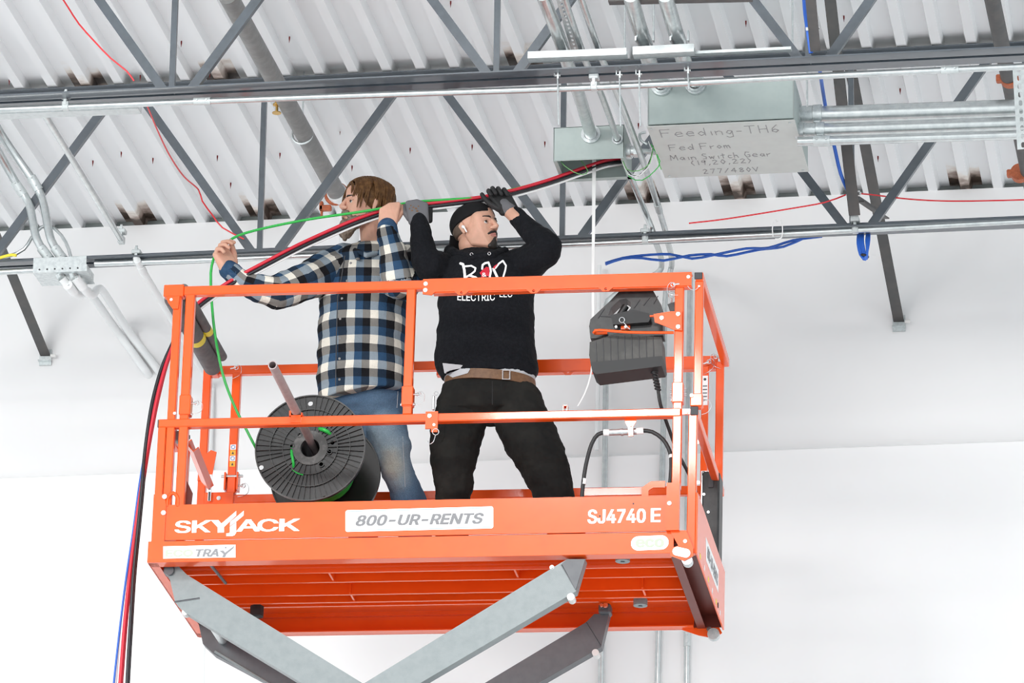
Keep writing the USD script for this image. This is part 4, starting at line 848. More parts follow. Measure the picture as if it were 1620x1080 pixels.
# ---- scissor arms
def arm(px, y0, y1, m, label=None, seam=None, yl=None):
    P = [L(x, y, y0 if yl is None else yl) for x, y in px]
    a = lp('scissor_arm', xz([(p[0], p[2]) for p in P], y0, y1), m, label=label, smooth=False)
    if seam:
        s0, s1 = L(*seam[0], y0), L(*seam[1], y0)
        part(a, 'weld_seam', bar(s0 + (0, -.001, 0), s1 + (0, -.001, 0), .006, .003, up=(0, 1, 0)), 'arm_dark', smooth=False)
    return a
a1 = arm([(264, 897), (279, 892), (296, 909), (573, 1080), (960, 1317), (868, 1317), (477, 1080), (294, 969), (277, 952)], .085, .145, 'arm', 'light grey front scissor arm sloping down to the right', ((276, 952), (316, 946)))
c = L(268, 903, .08)
part(a1, 'pivot_lug', [cyl(c + (0, -.01, 0), c + (0, .07, 0), .02, 18), box(c + (-.025, .0, -.005), c + (.02, .06, .03))], 'arm_dark', label='dark pivot lug'); c = L(292, 962, .08); part(a1, 'end_cap', cyl(c + (0, .01, -.012), c + (0, .05, -.012), .014, 12), 'bolt_white', label='white end plug')
a2 = arm([(887, 890), (898, 884), (926, 884), (911, 935), (665, 1080), (260, 1319), (190, 1309), (580, 1078)], .015, .075, 'arm', 'light grey front scissor arm sloping down to the left', ((888, 893), (911, 932)))
P = [L(*p, .0145) for p in ((889, 892), (898, 885), (926, 885), (911, 933))]
part(a2, 'end_bracket', xz([(p[0], p[2]) for p in P], .009, .015), 'arm_dark', label='dark bracket at the arm end', smooth=False)
c = L(903, 944, .015); part(a2, 'end_cap', cyl(c + (0, -.004, 0), c + (0, .05, 0), .016, 16), 'bolt_white', label='white end plug'); c = L(873, 897, .015); part(a2, 'end_cap', cyl(c + (0, .0, 0), c + (0, .05, 0), .010, 12), 'white_print')
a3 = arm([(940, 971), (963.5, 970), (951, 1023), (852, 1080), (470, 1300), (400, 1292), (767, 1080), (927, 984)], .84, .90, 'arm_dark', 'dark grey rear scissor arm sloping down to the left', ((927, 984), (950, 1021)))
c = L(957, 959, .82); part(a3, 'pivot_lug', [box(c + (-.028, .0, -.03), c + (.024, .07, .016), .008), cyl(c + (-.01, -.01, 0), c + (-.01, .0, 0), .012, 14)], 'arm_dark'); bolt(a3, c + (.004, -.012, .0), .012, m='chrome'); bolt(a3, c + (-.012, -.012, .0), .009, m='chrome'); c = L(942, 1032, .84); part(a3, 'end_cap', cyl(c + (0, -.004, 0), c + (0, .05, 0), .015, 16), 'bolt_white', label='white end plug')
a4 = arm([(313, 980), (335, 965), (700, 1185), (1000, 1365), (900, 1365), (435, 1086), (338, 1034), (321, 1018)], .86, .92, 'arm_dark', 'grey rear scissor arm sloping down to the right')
part(a4, 'inner_flange', [bar(L(340, 1030, .855), L(760, 1283, .855), .012, .012)], 'arm', smooth=False)
c0, c1 = L(338, 990, .15), L(352, 1012, .86)
lp('cross_tube', cyl(c0, c1, .020, 18), 'galv', label='round cross tube between the left arms')
# lower stages down to the chassis
xl, xr = .08, 1.70
zt0, st = -.12, -1.05
for k in range(1, 7):
    za, zb2 = zt0 + st * (k) - .0, zt0 + st * (k + 1)
    for y in (.05, .87):
        lp('scissor_arm', bar((xl, y, za), (xr, y, zb2), .06, .13), 'arm', smooth=False); lp('scissor_arm', bar((xl, y + .07, zb2), (xr, y + .07, za), .06, .13), 'arm', smooth=False)
    for x in (xl, xr): lp('cross_tube', cyl((x, .03, za), (x, .98, za), .03, 16), 'arm')
zg = -TP[2]
base_top = zt0 + st * 7 - .05
ch = lp('chassis', [box((-.02, .06, zg + .16), (LX, LW - .06, base_top), .03)], 'orange', label='orange drive chassis on the floor')
for x in (.35, 1.92):
    for y in (.02, LW - .10): part(ch, 'wheel', [cyl((x, y, zg + .17), (x, y + .09, zg + .17), .17, 28), cyl((x, y - .004, zg + .17), (x, y + .094, zg + .17), .09, 20)], 'rubber')
# ================================================================== things on the platform
# ---- cable reel on its axle pipe
yn, yf = .36, .72
C0 = L(491, 709, yn); RR = .237
def LW_(mesh):                              # lift coordinates -> world
    v, f = arr(mesh); return (l2w(v), f)
reel = thing('cable_reel', 'black plastic cable reel with green wire hung on a pipe axle', 'cable reel', l2w(C0 + (0, .18, -RR)))
def flange(y, front):
    d = CrossSection.circle(RR, 96) - CrossSection.circle(.043, 48)
    holes = [L(491, 638, yn), L(413, 739, yn), L(514, 788, yn)] if front else []
    for h in holes: d = d - CrossSection.circle(.011, 20).translate((h[0] - C0[0], h[2] - C0[2]))
    for h in [L(462, 705, yn), L(521, 714, yn), L(508, 734, yn), L(474, 688, yn), L(526, 700, yn)] if front else []: d = d - CrossSection.circle(.0085, 16).translate((h[0] - C0[0], h[2] - C0[2]))
    if front:
        for ang in (235, 62): # long cable slots
            s = LineString([(.085 * math.cos(math.radians(ang + t)), .085 * math.sin(math.radians(ang + t))) for t in range(-16, 17, 4)]).buffer(.010)
            d = d - CrossSection([list(s.exterior.coords)[:-1]])
    m = d.extrude(.006).to_mesh(); v = m.vert_properties[:, :3]
    return (np.stack([C0[0] + v[:, 0], y + v[:, 2], C0[2] + v[:, 1]], 1), m.tri_verts[:, ::-1])
fl = part(reel, 'front_flange', LW_(flange(yn, True)), 'reel_plastic', smooth=25)
bk = part(reel, 'rear_flange', LW_(flange(yf, False)), 'reel_plastic', smooth=25)
for r, w in ((RR - .003, .005), (.172, .0022), (.118, .0022)):
    part(fl, 'rim_ring', LW_(tube(C0 + (0, -.010, 0), C0 + (0, .002, 0), r + w / 2, r - w / 2, 96)), 'reel_rib')
part(bk, 'rim_ring', LW_(tube((C0[0], yf - .01, C0[2]), (C0[0], yf + .01, C0[2]), RR + .002, RR - .004, 96)), 'reel_plastic')
hole_at = [(q_[0] - C0[0], q_[2] - C0[2]) for q_ in (L(491, 638, yn), L(413, 739, yn), L(514, 788, yn))]
for k in range(56):
    a = 2 * math.pi * k / 56 + .03; c, s = math.cos(a), math.sin(a); r0 = .076 if k % 2 == 0 else .118
    if any(abs(hx * -s + hz * c) < .012 and hx * c + hz * s > 0 for hx, hz in hole_at): continue
    part(fl, 'rib', LW_(bar(C0 + (r0 * c, -.004, r0 * s), C0 + ((RR - .006) * c, -.004, (RR - .006) * s), .008, .0018, up=(-s, 0, c), b=.0003)), 'reel_rib', smooth=False)
part(reel, 'hub_plate', LW_(tube(C0 + (0, -.008, 0), C0 + (0, .004, 0), .076, .041, 48)), 'hub_plastic', label='scuffed grey hub plate')
part(reel, 'hub_core', LW_(tube(C0 + (0, .002, 0), (C0[0], yf, C0[2]), .043, .039, 40)), 'reel_plastic')
part(reel, 'drum', LW_(tube(C0 + (0, .006, 0), (C0[0], yf, C0[2]), .12, .112, 64)), 'reel_plastic')
part(reel, 'wound_wire', LW_(sweep(np.array([(C0[0] + (.127) * math.cos(t), yn + .012 + .006 * t / 1.0 * .5, C0[2] + .127 * math.sin(t)) for t in np.arange(0, 110, .2)]), .0065, 6)), 'green_cable', label='layers of green wire on the drum')
for px, py in ((462, 705), (521, 714), (508, 734), (474, 688)):
    h = L(px, py, yn - .008); part(reel, 'bolt_boss', LW_(tube(h, h + (0, .012, 0), .0125, .0085, 18)), 'reel_plastic')
a = [L(*p, yn - .012) for p in ((460, 706), (461.5, 718), (464, 731), (463, 742))]; a[-1] = a[-1] + (0, .03, 0); a[0] = a[0] + (0, .02, 0)
part(reel, 'wire_tail', LW_(sweep(spline(a, .01), .006, 10)), 'green_cable', label='bright green wire tail at the left of the hub')
a = [L(*p, yn - .008) for p in ((503, 676), (510, 679), (517, 682), (523, 685))]; a[0] = a[0] + (0, .02, 0); a[-1] = a[-1] + (0, .02, 0)
part(reel, 'wire_tail', LW_(sweep(spline(a, .01), .009, 10)), 'green_cable', label='bright green wire tail above the hub')
part(reel, 'wire_tail', LW_(sweep(spline([L(462, 742, yn - .004), L(470, 748, yn - .006), L(480, 751, yn - .004)], .01), .003, 8)), 'green_cable')
ax0, ax1 = L(430, 573, 0), None
d0 = L(470, 660, 0.016)
zax = .630 + .0185
pe = LZ(431, 577, zax)
axle = thing('axle_pipe', 'long pinkish-grey pipe laid across the mid rails as the reel axle', 'pipe', l2w((pe[0], pe[1], zax)))
dx = (C0[0] - .004 - pe[0]) / (yn - pe[1])
part(axle, 'pipe', LW_(tube((pe[0], pe[1], zax), (pe[0] + dx * (1.10 - pe[1]), 1.10, zax + .012), .0185, .0145, 28)), mat('axle_pink', (.36, .29, .285), .5, noise=(30, (.42, .35, .34), .4, .7)))

# ---- upper control box
cb = thing('control_box', 'black lift control box hooked on the right front post with a coiled lead', 'control box', W(990, 590, .1))
cy0, cy1 = .03, .16
def cpoly(px, yl): 
    P = [L(x, y, yl) for x, y in px]; return Polygon([(p[0], p[2]) for p in P])
up = cpoly([(981, 459), (1032, 457.5), (1046, 482), (1048, 500), (1049, 530), (934, 535), (932, 516), (934, 505), (950, 490), (965, 476)], cy0 + .03)
hole = cpoly([(962, 498), (966, 487), (980, 474), (990, 472), (998, 478), (998, 487), (990, 496), (982, 503)], cy0 + .03)
part(cb, 'upper_shell', LW_(xz(up.difference(hole), cy0 + .03, cy1 - .02)), 'black_plastic', smooth=False)
part(cb, 'handle_grip', LW_(sweep([L(980, 500, cy0 + .055), L(990, 484, cy0 + .055)], .015, 14)), 'black_plastic')
hood = cpoly([(966, 499), (1002, 490), (1027, 496), (1029, 505), (1026, 510), (970, 514)], cy0)
part(cb, 'hood', LW_(xz(hood, cy0 - .005, cy0 + .05)), 'rubber', label='dark hood over the joystick', smooth=False)
lowp = cpoly([(933, 541), (976, 527), (1046, 533), (1049, 574), (1047, 578), (943, 591), (937, 586), (932, 562)], cy0)
part(cb, 'lower_shell', LW_(xz(lowp, cy0, cy1)), 'worn_plastic', label='worn ribbed lower shell', smooth=False)
for k in range(9):
    x = 942.5 + k * 11.3; yb0 = 538 - k * .9 if x < 976 else 531
    part(cb, 'groove', LW_(bar(L(x, yb0 if x > 976 else 540 - (x - 942) * .33, cy0 - .001), L(x + 1.5, 572 - k * .4, cy0 - .001), .003, .004, up=(0, 1, 0), b=.0005)), 'dark_print', smooth=False)
part(cb, 'bottom_trim', LW_(xz(cpoly([(934, 573), (1048, 563), (1049, 575), (1047, 579), (943, 592), (937, 587)], cy0 - .006), cy0 - .008, cy1)), 'rubber', smooth=False)
for p0, p1 in (((1003, 487), (1012, 474)), ((1018, 483), (1028, 470)), ((1034, 480), (1041, 468)), ((946, 503), (956, 488)), ((950, 500), (1000, 502))):
    part(cb, 'shell_ridge', LW_(bar(L(*p0, cy0 + .028), L(*p1, cy0 + .028), .003, .003, up=(0, 1, 0), b=.0005)), 'dark_print', smooth=False)
part(cb, 'key_switch', [LW_(cyl(L(x, 518, cy0 + .01), L(x, 518, cy0 + .01) + (0, -.012, 0), .006, 12)) for x in (975, 990)], 'bolt_white', label='small pale switch heads')
part(cb, 'switch_base', LW_(box(L(982, 521, cy0 + .02), L(997, 514, cy0 + .02) + (0, .02, 0))), 'orange', smooth=False)
part(cb, 'key_ring', [LW_(ring_loop(L(984, 506, cy0 - .01), .011, (0, 1, .2), .002)), LW_(sweep(spline([L(987, 510, cy0 - .012), L(992, 516, cy0 - .012), L(997, 521, cy0 - .012)], .01), .002, 6))], 'chrome', label='key ring and key')
g = L(1034, 575, cy0 + .05)
part(cb, 'gland', [LW_(cyl(g + (0, 0, .012), g + (.004, 0, -.03), .020, 20)), LW_(cyl(g + (.004, 0, -.03), g + (.005, 0, -.045), .016, 16))], 'rubber', label='ribbed cable gland')
a, b = L(1035, 588, cy0 + .05), L(1041, 617, cy0 + .05)
coil = [a + (b - a) * t + np.array([math.cos(t * 2 * math.pi * 6), math.sin(t * 2 * math.pi * 6), 0]) * .0085 for t in np.linspace(0, 1, 120)]
part(cb, 'coil_boot', [LW_(sweep(np.array(coil), .0055, 8)), LW_(cyl(a, b, .007, 10))], 'rubber', label='spiral strain boot')
part(cb, 'lead', LW_(sweep(spline([L(1041, 615, cy0 + .05), L(1045, 640, cy0 + .06), L(1056, 672, cy0 + .12), L(1072, 715, cy0 + .2), L(1089, 748, cy0 + .3), L(1100, 775, .4), L(1105, 810, .45)], .02), .0075, 10)), 'rubber', label='black lead running down behind the posts')
hk = thing('box_bracket', 'orange holder plate and bar carrying the control box on the right post', 'bracket', W(1060, 510, .0))
part(hk, 'holder_plate', LW_(xz(cpoly([(1034, 497), (1060, 493), (1079, 492), (1079, 523), (1067, 522), (1042, 512), (1036, 510)], -.006), -.010, -.004)), 'orange', smooth=False)
part(hk, 'cradle_bar', LW_(sweep(spline([L(1066, 526, .0), L(1000, 525.5, -.01), L(948, 522, -.01), L(941, 524, -.005), L(941, 527, .02), L(960, 527, .05)], .01), .006, 10)), 'orange')
part(hk, 'cradle_arm', LW_(bar(L(1028, 500, .0), L(1040, 499, .0), .01, .008)), 'orange', smooth=False)
for px, py in ((1073, 497), (1073, 517), (1047, 503)): part(hk, 'bolt', LW_(cyl(L(px, py, -.010), L(px, py, -.010) + (0, -.006, 0), .009, 10)), 'chrome')
ob = thing('horn_box', 'small black alarm box behind the right post with a wire ring on top', 'alarm', W(1064, 490, .06))
part(ob, 'case', LW_(xz(cpoly([(1056, 481), (1071, 476), (1071, 492), (1060, 493)], .05), .05, .09)), 'black_plastic', smooth=False)
part(ob, 'stud', LW_(cyl(L(1062, 479, .06), L(1062, 472, .06), .005, 8)), 'galv'); part(ob, 'ring', LW_(ring_loop(L(1063, 466, .06), .016, (.2, 1, 0), .0015)), 'chrome')

# ---- outlet lead clipped under the mid rail
ol = thing('power_lead', 'black power lead with an inline connector arching under the front mid rail', 'power lead', W(990, 790, .05))
part(ol, 'left_lead', LW_(sweep(spline([L(920, 800, .06), L(922, 770, .06), L(927, 735, .06), L(936, 702, .06), L(946, 687, .05), L(957, 684, .045)], .02), .0085, 12)), 'rubber')
part(ol, 'right_lead', LW_(sweep(spline([L(1017, 681, .045), L(1032, 683, .045), L(1049, 695, .045), L(1060, 715, .05), L(1062, 735, .05), L(1060, 765, .05), L(1057, 800, .06)], .02), .0085, 12)), 'rubber')
part(ol, 'connector', [LW_(cyl(L(963, 684, .045), L(1008, 682, .045), .0135, 20)), LW_(cyl(L(982, 683.5, .045), L(986, 683, .045), .016, 20))], 'galv', label='grey metal inline connector')
part(ol, 'gland_nut', [LW_(cyl(L(955, 684, .045), L(964, 684, .045), .014, 16)), LW_(cyl(L(1007, 682, .045), L(1018, 681, .045), .014, 16))], 'white_print', label='white gland nuts')
part(ol, 'cable_mark', [LW_(cyl(L(924.5, 757, .06), L(923.6, 766, .06), .0092, 14)), LW_(cyl(L(1061.5, 719, .05), L(1062, 724, .05), .0095, 14))], 'white_print', label='white cable markers')
cp = thing('cable_clip', 'orange tab clip holding the inline connector below the mid rail', 'clip', W(998, 660, .0))
part(cp, 'clip_tab', LW_(xz(cpoly([(988, 661), (1007, 660), (1006, 668), (1002, 674), (1002, 689), (994, 690), (993, 675), (989, 669)], .02), .020, .026)), 'orange', smooth=False)
part(cp, 'rivet', [LW_(cyl(L(998, y, .02), L(998, y, .02) + (0, -.003, 0), .004, 8)) for y in (673, 687)], 'bolt_white')

# ---- foam sleeves on the left end rail
fm = thing('foam_sleeve', 'thick dark grey foam pipe sleeve on the left end top rail with yellow tape', 'pipe insulation', l2w((.02, .5, 1.16)))
fa, fb = np.array((.030, .06, 1.190)), np.array((.030, .90, 1.190))
part(fm, 'sleeve', LW_(tube(fa, fb, .040, .018, 28)), 'foam')
tp = np.array((.030, .50, 1.190)); part(fm, 'tape_band', LW_(tube(tp, tp + (0, .05, 0), .0408, .039, 28)), 'yellow', label='yellow tape band')
fm2 = thing('foam_sleeve', 'thinner grey foam tube lying along the thick sleeve, also banded yellow', 'pipe insulation', l2w((.08, .5, 1.21)))
fa, fb = np.array((.080, .02, 1.220)), np.array((.080, .86, 1.220))
part(fm2, 'sleeve', LW_(tube(fa, fb, .021, .010, 24)), 'foam'); tp = np.array((.080, .50, 1.220)); part(fm2, 'tape_band', LW_(tube(tp, tp + (0, .05, 0), .0218, .020, 24)), 'yellow', label='yellow tape band')

# ---- pulled cables
RED = [(985, 250, .72), (960, 253.5, .68), (940, 259.5, .68), (900, 273.5, .66), (870, 284, .63), (830, 296, .6), (800, 303.5, .57), (765, 311, .55), (710, 318, .53), (665, 323, .52), (625, 327, .5), (600, 334, .5), (560, 348, .48), (520, 365, .46), (470, 388, .44), (420, 414, .42), (370, 441, .40), (330, 467, .38), (305, 487, .36), (288, 510, .35), (275, 541, .33), (263, 575, .32), (253, 610, .31), (244, 650, .3), (232, 715, .3), (223, 775, .3), (214, 838, .3), (205, 911, .3), (197, 990, .3), (190, 1080, .3), (180, 1200, .3), (170, 1320, .3)]
def off(P, d0, d1, sw=575): return [(x + (d1 if y >= sw and x < 300 else d0[0]), y + (0 if y >= sw and x < 300 else d0[1]), z) for x, y, z in P]
BLACK = [(x + (1.2 if x > 300 else -2.5), y + (5.2 if x > 300 else 2), z + .0) for x, y, z in RED[:21]] + [(258, 575, .32), (247, 610, .31), (238, 650, .3), (229, 715, .29), (224, 775, .28), (218, 838, .28), (211, 911, .28), (206, 990, .28), (201, 1080, .28), (196, 1200, .28), (190, 1320, .28)]
WHITE = [(x + (2.5 if x > 300 else 0), y + (9.4 if x > 300 else 6), z + .012) for x, y, z in RED[:21]] + [(259, 578, .34), (249, 612, .33), (240, 652, .33), (229, 715, .33), (220, 775, .33), (211, 838, .33), (200, 911, .33), (190, 990, .33), (183, 1080, .33), (172, 1200, .33), (162, 1320, .33)]
BLUE = [(x, y + 4, z + .018) for x, y, z in RED[8:21]] + [(261, 577, .35), (250, 612, .34), (240, 652, .34), (229, 715, .33), (220, 770, .32), (211, 838, .31), (200, 911, .31), (190, 990, .31), (180, 1080, .31), (168, 1200, .31), (157, 1320, .31)]
def cable(lab, pts, r, m): return solo('pulled_cable', sweep(spline([W(*p) for p in pts], .03), r, 12), m, lab, 'cable')
cable('thick red cable, topmost of the pulled bundle held by both workers', RED, .0078, 'red_cable')
cable('thick black cable just below the red one in the pulled bundle', BLACK, .0072, 'black_cable')
cable('white cable, lowest of the pulled bundle entering the small box', WHITE, .0055, 'white_cable')
cable('thin blue cable of the bundle, showing where it hangs left of the lift', BLUE, .0045, 'blue_cable')
cable('second red cable in the bundle hanging left of the lift', [(x + (1.5 if y < 600 else 3), y + (2.5 if y < 600 else 0), z + .014) for x, y, z in RED[9:]], .0050, 'red_cable')
cable('second thin black cable at the right of the hanging bundle', [(x + 2.5, y + 4, z + .02) for x, y, z in RED[9:21]] + [(262, 577, .34), (251, 612, .33), (242, 652, .32), (232, 715, .31), (227, 775, .30), (221, 838, .30), (214, 911, .30), (209, 990, .30), (204, 1080, .30), (199, 1200, .30), (193, 1320, .30)], .0045, 'black_cable')
GREEN = [(412, 722, .52), (402, 703, .46), (390, 680, .45), (370, 640, .44), (352, 590, .42), (339, 520, .40), (333.5, 450, .40), (335, 420, .40), (342, 400, .405), (352, 390, .41), (368, 377, .42), (390, 368, .42), (440, 356, .44), (500, 345, .46), (560, 336.5, .47), (600, 330, .48), (632, 323, .50), (665, 318.5, .515), (710, 315.5, .525), (765, 311.5, .55), (800, 302, .575), (830, 295, .60), (870, 284, .64), (900, 275, .665), (940, 261, .69), (975, 252, .72)]
solo('green_wire', sweep(spline([W(*p) for p in GREEN], .03), .0058, 10), 'green_cable', 'bright green wire running from the reel through the left hand to the bundle', 'wire')
# white pull tape hanging from the small box
def ribbon(pts, w, m, name, lab, cat):
    P = spline([W(*p) for p in pts], .04); n = len(P); ww = np.linspace(w[0], w[1], n)[:, None] * np.array([1, 0, 0])
    t = np.array([0, .0008, 0]); v = np.vstack([P - ww, P + ww, P + ww + t, P - ww + t]); f = []
    for k in range(n - 1):
        for a in range(4):
            b = (a + 1) % 4; f += [(a * n + k, b * n + k, b * n + k + 1), (a * n + k, b * n + k + 1, a * n + k + 1)]
    f += [(0, n, 2 * n), (0, 2 * n, 3 * n), (n - 1, 3 * n - 1, 2 * n - 1), (n - 1, 4 * n - 1, 3 * n - 1)]
    return solo(name, (v, np.array(f)), m, lab, cat, smooth=40)
ribbon([(940, 250, .68), (939.5, 300, .66), (939, 360, .64), (938, 420, .63), (938, 480, .63), (938.5, 540, .63), (935, 590, .62), (925, 622, .62), (914, 642, .62)], (.0085, .0025), 'pull_tape', 'pull_tape', 'white pull tape ribbon hanging straight down from the small junction box', 'tape')
# ================================================================== the two workers
RH, FH = np.array([.988, .154, 0.0]), np.array([-.154, .988, 0.0])   # level axes: to the right of the view, away from it
UP = np.array([0, 0, 1.0])
def sph(p, r, n=20): return Manifold.sphere(r, n).translate(tuple(map(float, p)))
def hull(*b): return Manifold.batch_hull(list(b))
def limb(pts, rads, n=20):
    out = [hull(sph(pts[k], rads[k], n), sph(pts[k + 1], rads[k + 1], n)) for k in range(len(pts) - 1)]
    return Manifold.batch_boolean(out, m3.OpType.Add)
def union(ms): return Manifold.batch_boolean(list(ms), m3.OpType.Add)
def loft(rings, n=40, power=2.3):
    """rings: (centre, half width, half depth, tilt) lying level, stacked upwards or downwards"""
    t = np.arange(n) / n * 2 * np.pi; V = []
    for c, a, b, tl in rings:
        x = np.sign(np.cos(t)) * np.abs(np.cos(t)) ** (2 / power) * a; y = np.sign(np.sin(t)) * np.abs(np.sin(t)) ** (2 / power) * b
        V.append(np.asarray(c) + x[:, None] * RH + y[:, None] * FH + (x * tl)[:, None] * UP)
    v = np.vstack(V + [[rings[0][0]], [rings[-1][0]]]); f = []; i = np.arange(n); j = (i + 1) % n; m = len(rings)
    for k in range(m - 1):
        p, q = k * n, (k + 1) * n
        f += [np.stack([p + i, p + j, q + j], 1), np.stack([p + i, q + j, q + i], 1)]
    f += [np.stack([j, i, np.full(n, m * n)], 1), np.stack([(m-1)*n + i, (m-1)*n + j, np.full(n, m * n + 1)], 1)]
    return to_man((v, np.vstack(f)))
def finish(man, edge=.012, it=10, disp=0.0, sc=9.0, seed=0):
    mm = man.simplify(.0006).refine_to_length(edge).to_mesh()
    t = trimesh.Trimesh(mm.vert_properties[:, :3], mm.tri_verts, process=True)
    if it:
        v0 = np.array(t.vertices); e = t.edges_unique; n = len(v0); v = v0.copy()
        import scipy.sparse as sp_
        A = sp_.coo_matrix((np.ones(2 * len(e)), (np.r_[e[:, 0], e[:, 1]], np.r_[e[:, 1], e[:, 0]])), (n, n)).tocsr(); dg = np.maximum(np.asarray(A.sum(1)).ravel(), 1)[:, None]
        for k in range(it):
            v = v + .5 * (A @ v / dg - v); v = v - .51 * (A @ v / dg - v)
        d = v - v0; ln = np.linalg.norm(d, axis=1, keepdims=True); t.vertices = v0 + d * np.minimum(1, .02 / np.maximum(ln, 1e-9))
    if disp:
        nv = np.array(t.vertex_normals); k = (meshkit.fbm(np.asarray(t.vertices) * np.array([sc, sc, sc * 1.6]), 3, seed) - .5) * 2
        t.vertices = t.vertices + nv * (k * disp)[:, None]
    return t
def frame(phi, pitch, roll=0.0):
    """axes (right hand side, forward, up) of someone turned phi degrees to the picture's right from facing the camera, looking up by pitch"""
    a, p = math.radians(phi), math.radians(pitch)
    f0 = math.sin(a) * RH - math.cos(a) * FH
    f = math.cos(p) * f0 + math.sin(p) * UP; r = nrm(np.cross(f, UP)); u = np.cross(r, f)
    c, s = math.cos(math.radians(roll)), math.sin(math.radians(roll))
    return np.array([c * r + s * u, f, c * u - s * r])
def placed(man, o, A, s=1.0):
    m = np.zeros((3, 4)); m[:, :3] = A.T * s; m[:, 3] = o
    return man.transform(m)
def ell(c, r, n=40): return Manifold.sphere(1.0, n).scale(tuple(r)).translate(tuple(c))
def head(neck_dir=(0, -.03, -.2)):
    """head of about 0.23 m, between the ears at the origin; +y forward, +z up"""
    cr = ell((0, -.012, .034), (.075, .096, .088))
    pts = [((0, .058, .055), .040)] + [((sx * x, y, z), r) for sx in (1, -1) for x, y, z, r in ((.036, .050, .035, .034), (.044, .046, -.010, .024), (.047, .000, -.030, .020), (.043, .010, -.066, .016), (.016, .070, -.090, .016), (.035, .055, -.030, .024))] + [((0, .068, -.03), .027), ((0, .073, -.095), .017)]
    base = finish(union([cr, hull(*[sph(p, r) for p, r in pts])]), .006, 14)
    m = to_man(base)
    brow = union([hull(sph((s * .014, .091, .022), .008), sph((s * .040, .078, .024), .009)) for s in (1, -1)])
    nose = union([hull(sph((0, .093, .018), .008), sph((0, .113, -.018), .0105)), hull(sph((0, .110, -.020), .011), sph((.013, .098, -.024), .008), sph((-.013, .098, -.024), .008))])
    lips = union([hull(sph((0, .0955, -.050), .006), sph((.021, .085, -.053), .004), sph((-.021, .085, -.053), .004)), hull(sph((0, .0945, -.061), .0065), sph((.018, .085, -.059), .004), sph((-.018, .085, -.059), .004))])
    ears = union([hull(sph((s * .076, -.012, .018), .010), sph((s * .080, -.020, .010), .008), sph((s * .075, -.008, -.022), .007)) for s in (1, -1)])
    sock = union([ell((s * .031, .094, .004), (.017, .014, .0105), 20) for s in (1, -1)])
    mouth = hull(sph((.017, .092, -.0555), .0022, 10), sph((-.017, .092, -.0555), .0022, 10), sph((0, .101, -.0555), .0022, 10))
    return union([m, brow, nose, lips]) - sock - mouth + ears
def eyes(parent, o, A, look=(0, 0)):
    for s in (1, -1):
        c = np.array([s * .031, .0765, .004])
        part(parent, 'eye', finish(placed(sph(c, .0125, 24), o, A), .02, 0), 'eye_white', label='eye')
        d = nrm(np.array([look[0], 1, look[1]])); q = c + d * .0080
        part(parent, 'iris', finish(placed(sph(q, .0072, 16), o, A), .02, 0), 'iris')
        part(parent, 'eyelid', [finish(placed(hull(*[sph((s * .031 + t * .016, .0885 - abs(t) * .006 + 0, .0125 - t * t * .006), .0026, 8) for t in (-1, -.5, 0, .5, 1)]), o, A), .02, 0)], 'skin')
        part(parent, 'eyebrow', finish(placed(union([hull(sph((s * (.015 + .008 * k), .0975 - .0035 * k * (k > 1), .026 + .0028 * k - .0007 * k * k), .0042 - .0005 * k, 10), sph((s * (.023 + .008 * k), .0975 - .0035 * (k + 1) * (k > 0), .026 + .0028 * (k + 1) - .0007 * (k + 1) ** 2), .0038 - .0005 * k, 10)) for k in range(4)]), o, A), .02, 0), 'hair_dark')
def hand(o, X, Y, Z, curl=(60, 75, 50), spread=.0, s=1.0, thumb=None, r=.0086, lens=(.072, .080, .075, .060), wrist=.03):
    """wrist at o; Z to the knuckles, Y out of the palm, X to the thumb side; fingers bend by the three curl angles"""
    X, Y, Z = nrm(X), nrm(Y), nrm(Z)
    P = lambda x, y, z: np.asarray(o) + s * (x * X + y * Y + z * Z)
    parts = [hull(sph(P(.026, 0, .004), .017 * s), sph(P(-.024, 0, .004), .017 * s), sph(P(.034, .002, .082), .0125 * s), sph(P(-.033, .002, .076), .012 * s), sph(P(0, -.003, .086), .0125 * s), sph(P(.026, .010, .03), .017 * s), sph(P(-.026, .008, .03), .015 * s)),
             hull(sph(P(.0, 0, .004), .024 * s), sph(P(0, 0, -wrist), .026 * s))]
    for i, (x, ln) in enumerate(zip((.031, .0105, -.010, -.030), lens)):
        p = P(x, .0, .084 - .004 * abs(i - 1)); th = 0
        pts, rad = [p], [r * 1.12 * s]
        for k, (fr, c) in enumerate(zip((.46, .30, .24), curl)):
            th += math.radians(c + (i - 1.5) * 4); p = p + s * ln * fr * (math.sin(th) * Y + math.cos(th) * Z + X * spread * (1.5 - i) * .3 * (k == 0)); pts.append(p); rad.append(r * s * (1.02 - .08 * k))
        parts.append(limb(pts, rad, 16))
    tp = thumb or [(.034, .010, .022), (.052, .022, .052), (.050, .036, .080), (.040, .046, .098)]
    parts.append(limb([P(*q) for q in tp], [.0155 * s, .0118 * s, .0105 * s, .0088 * s], 16))
    return union(parts)
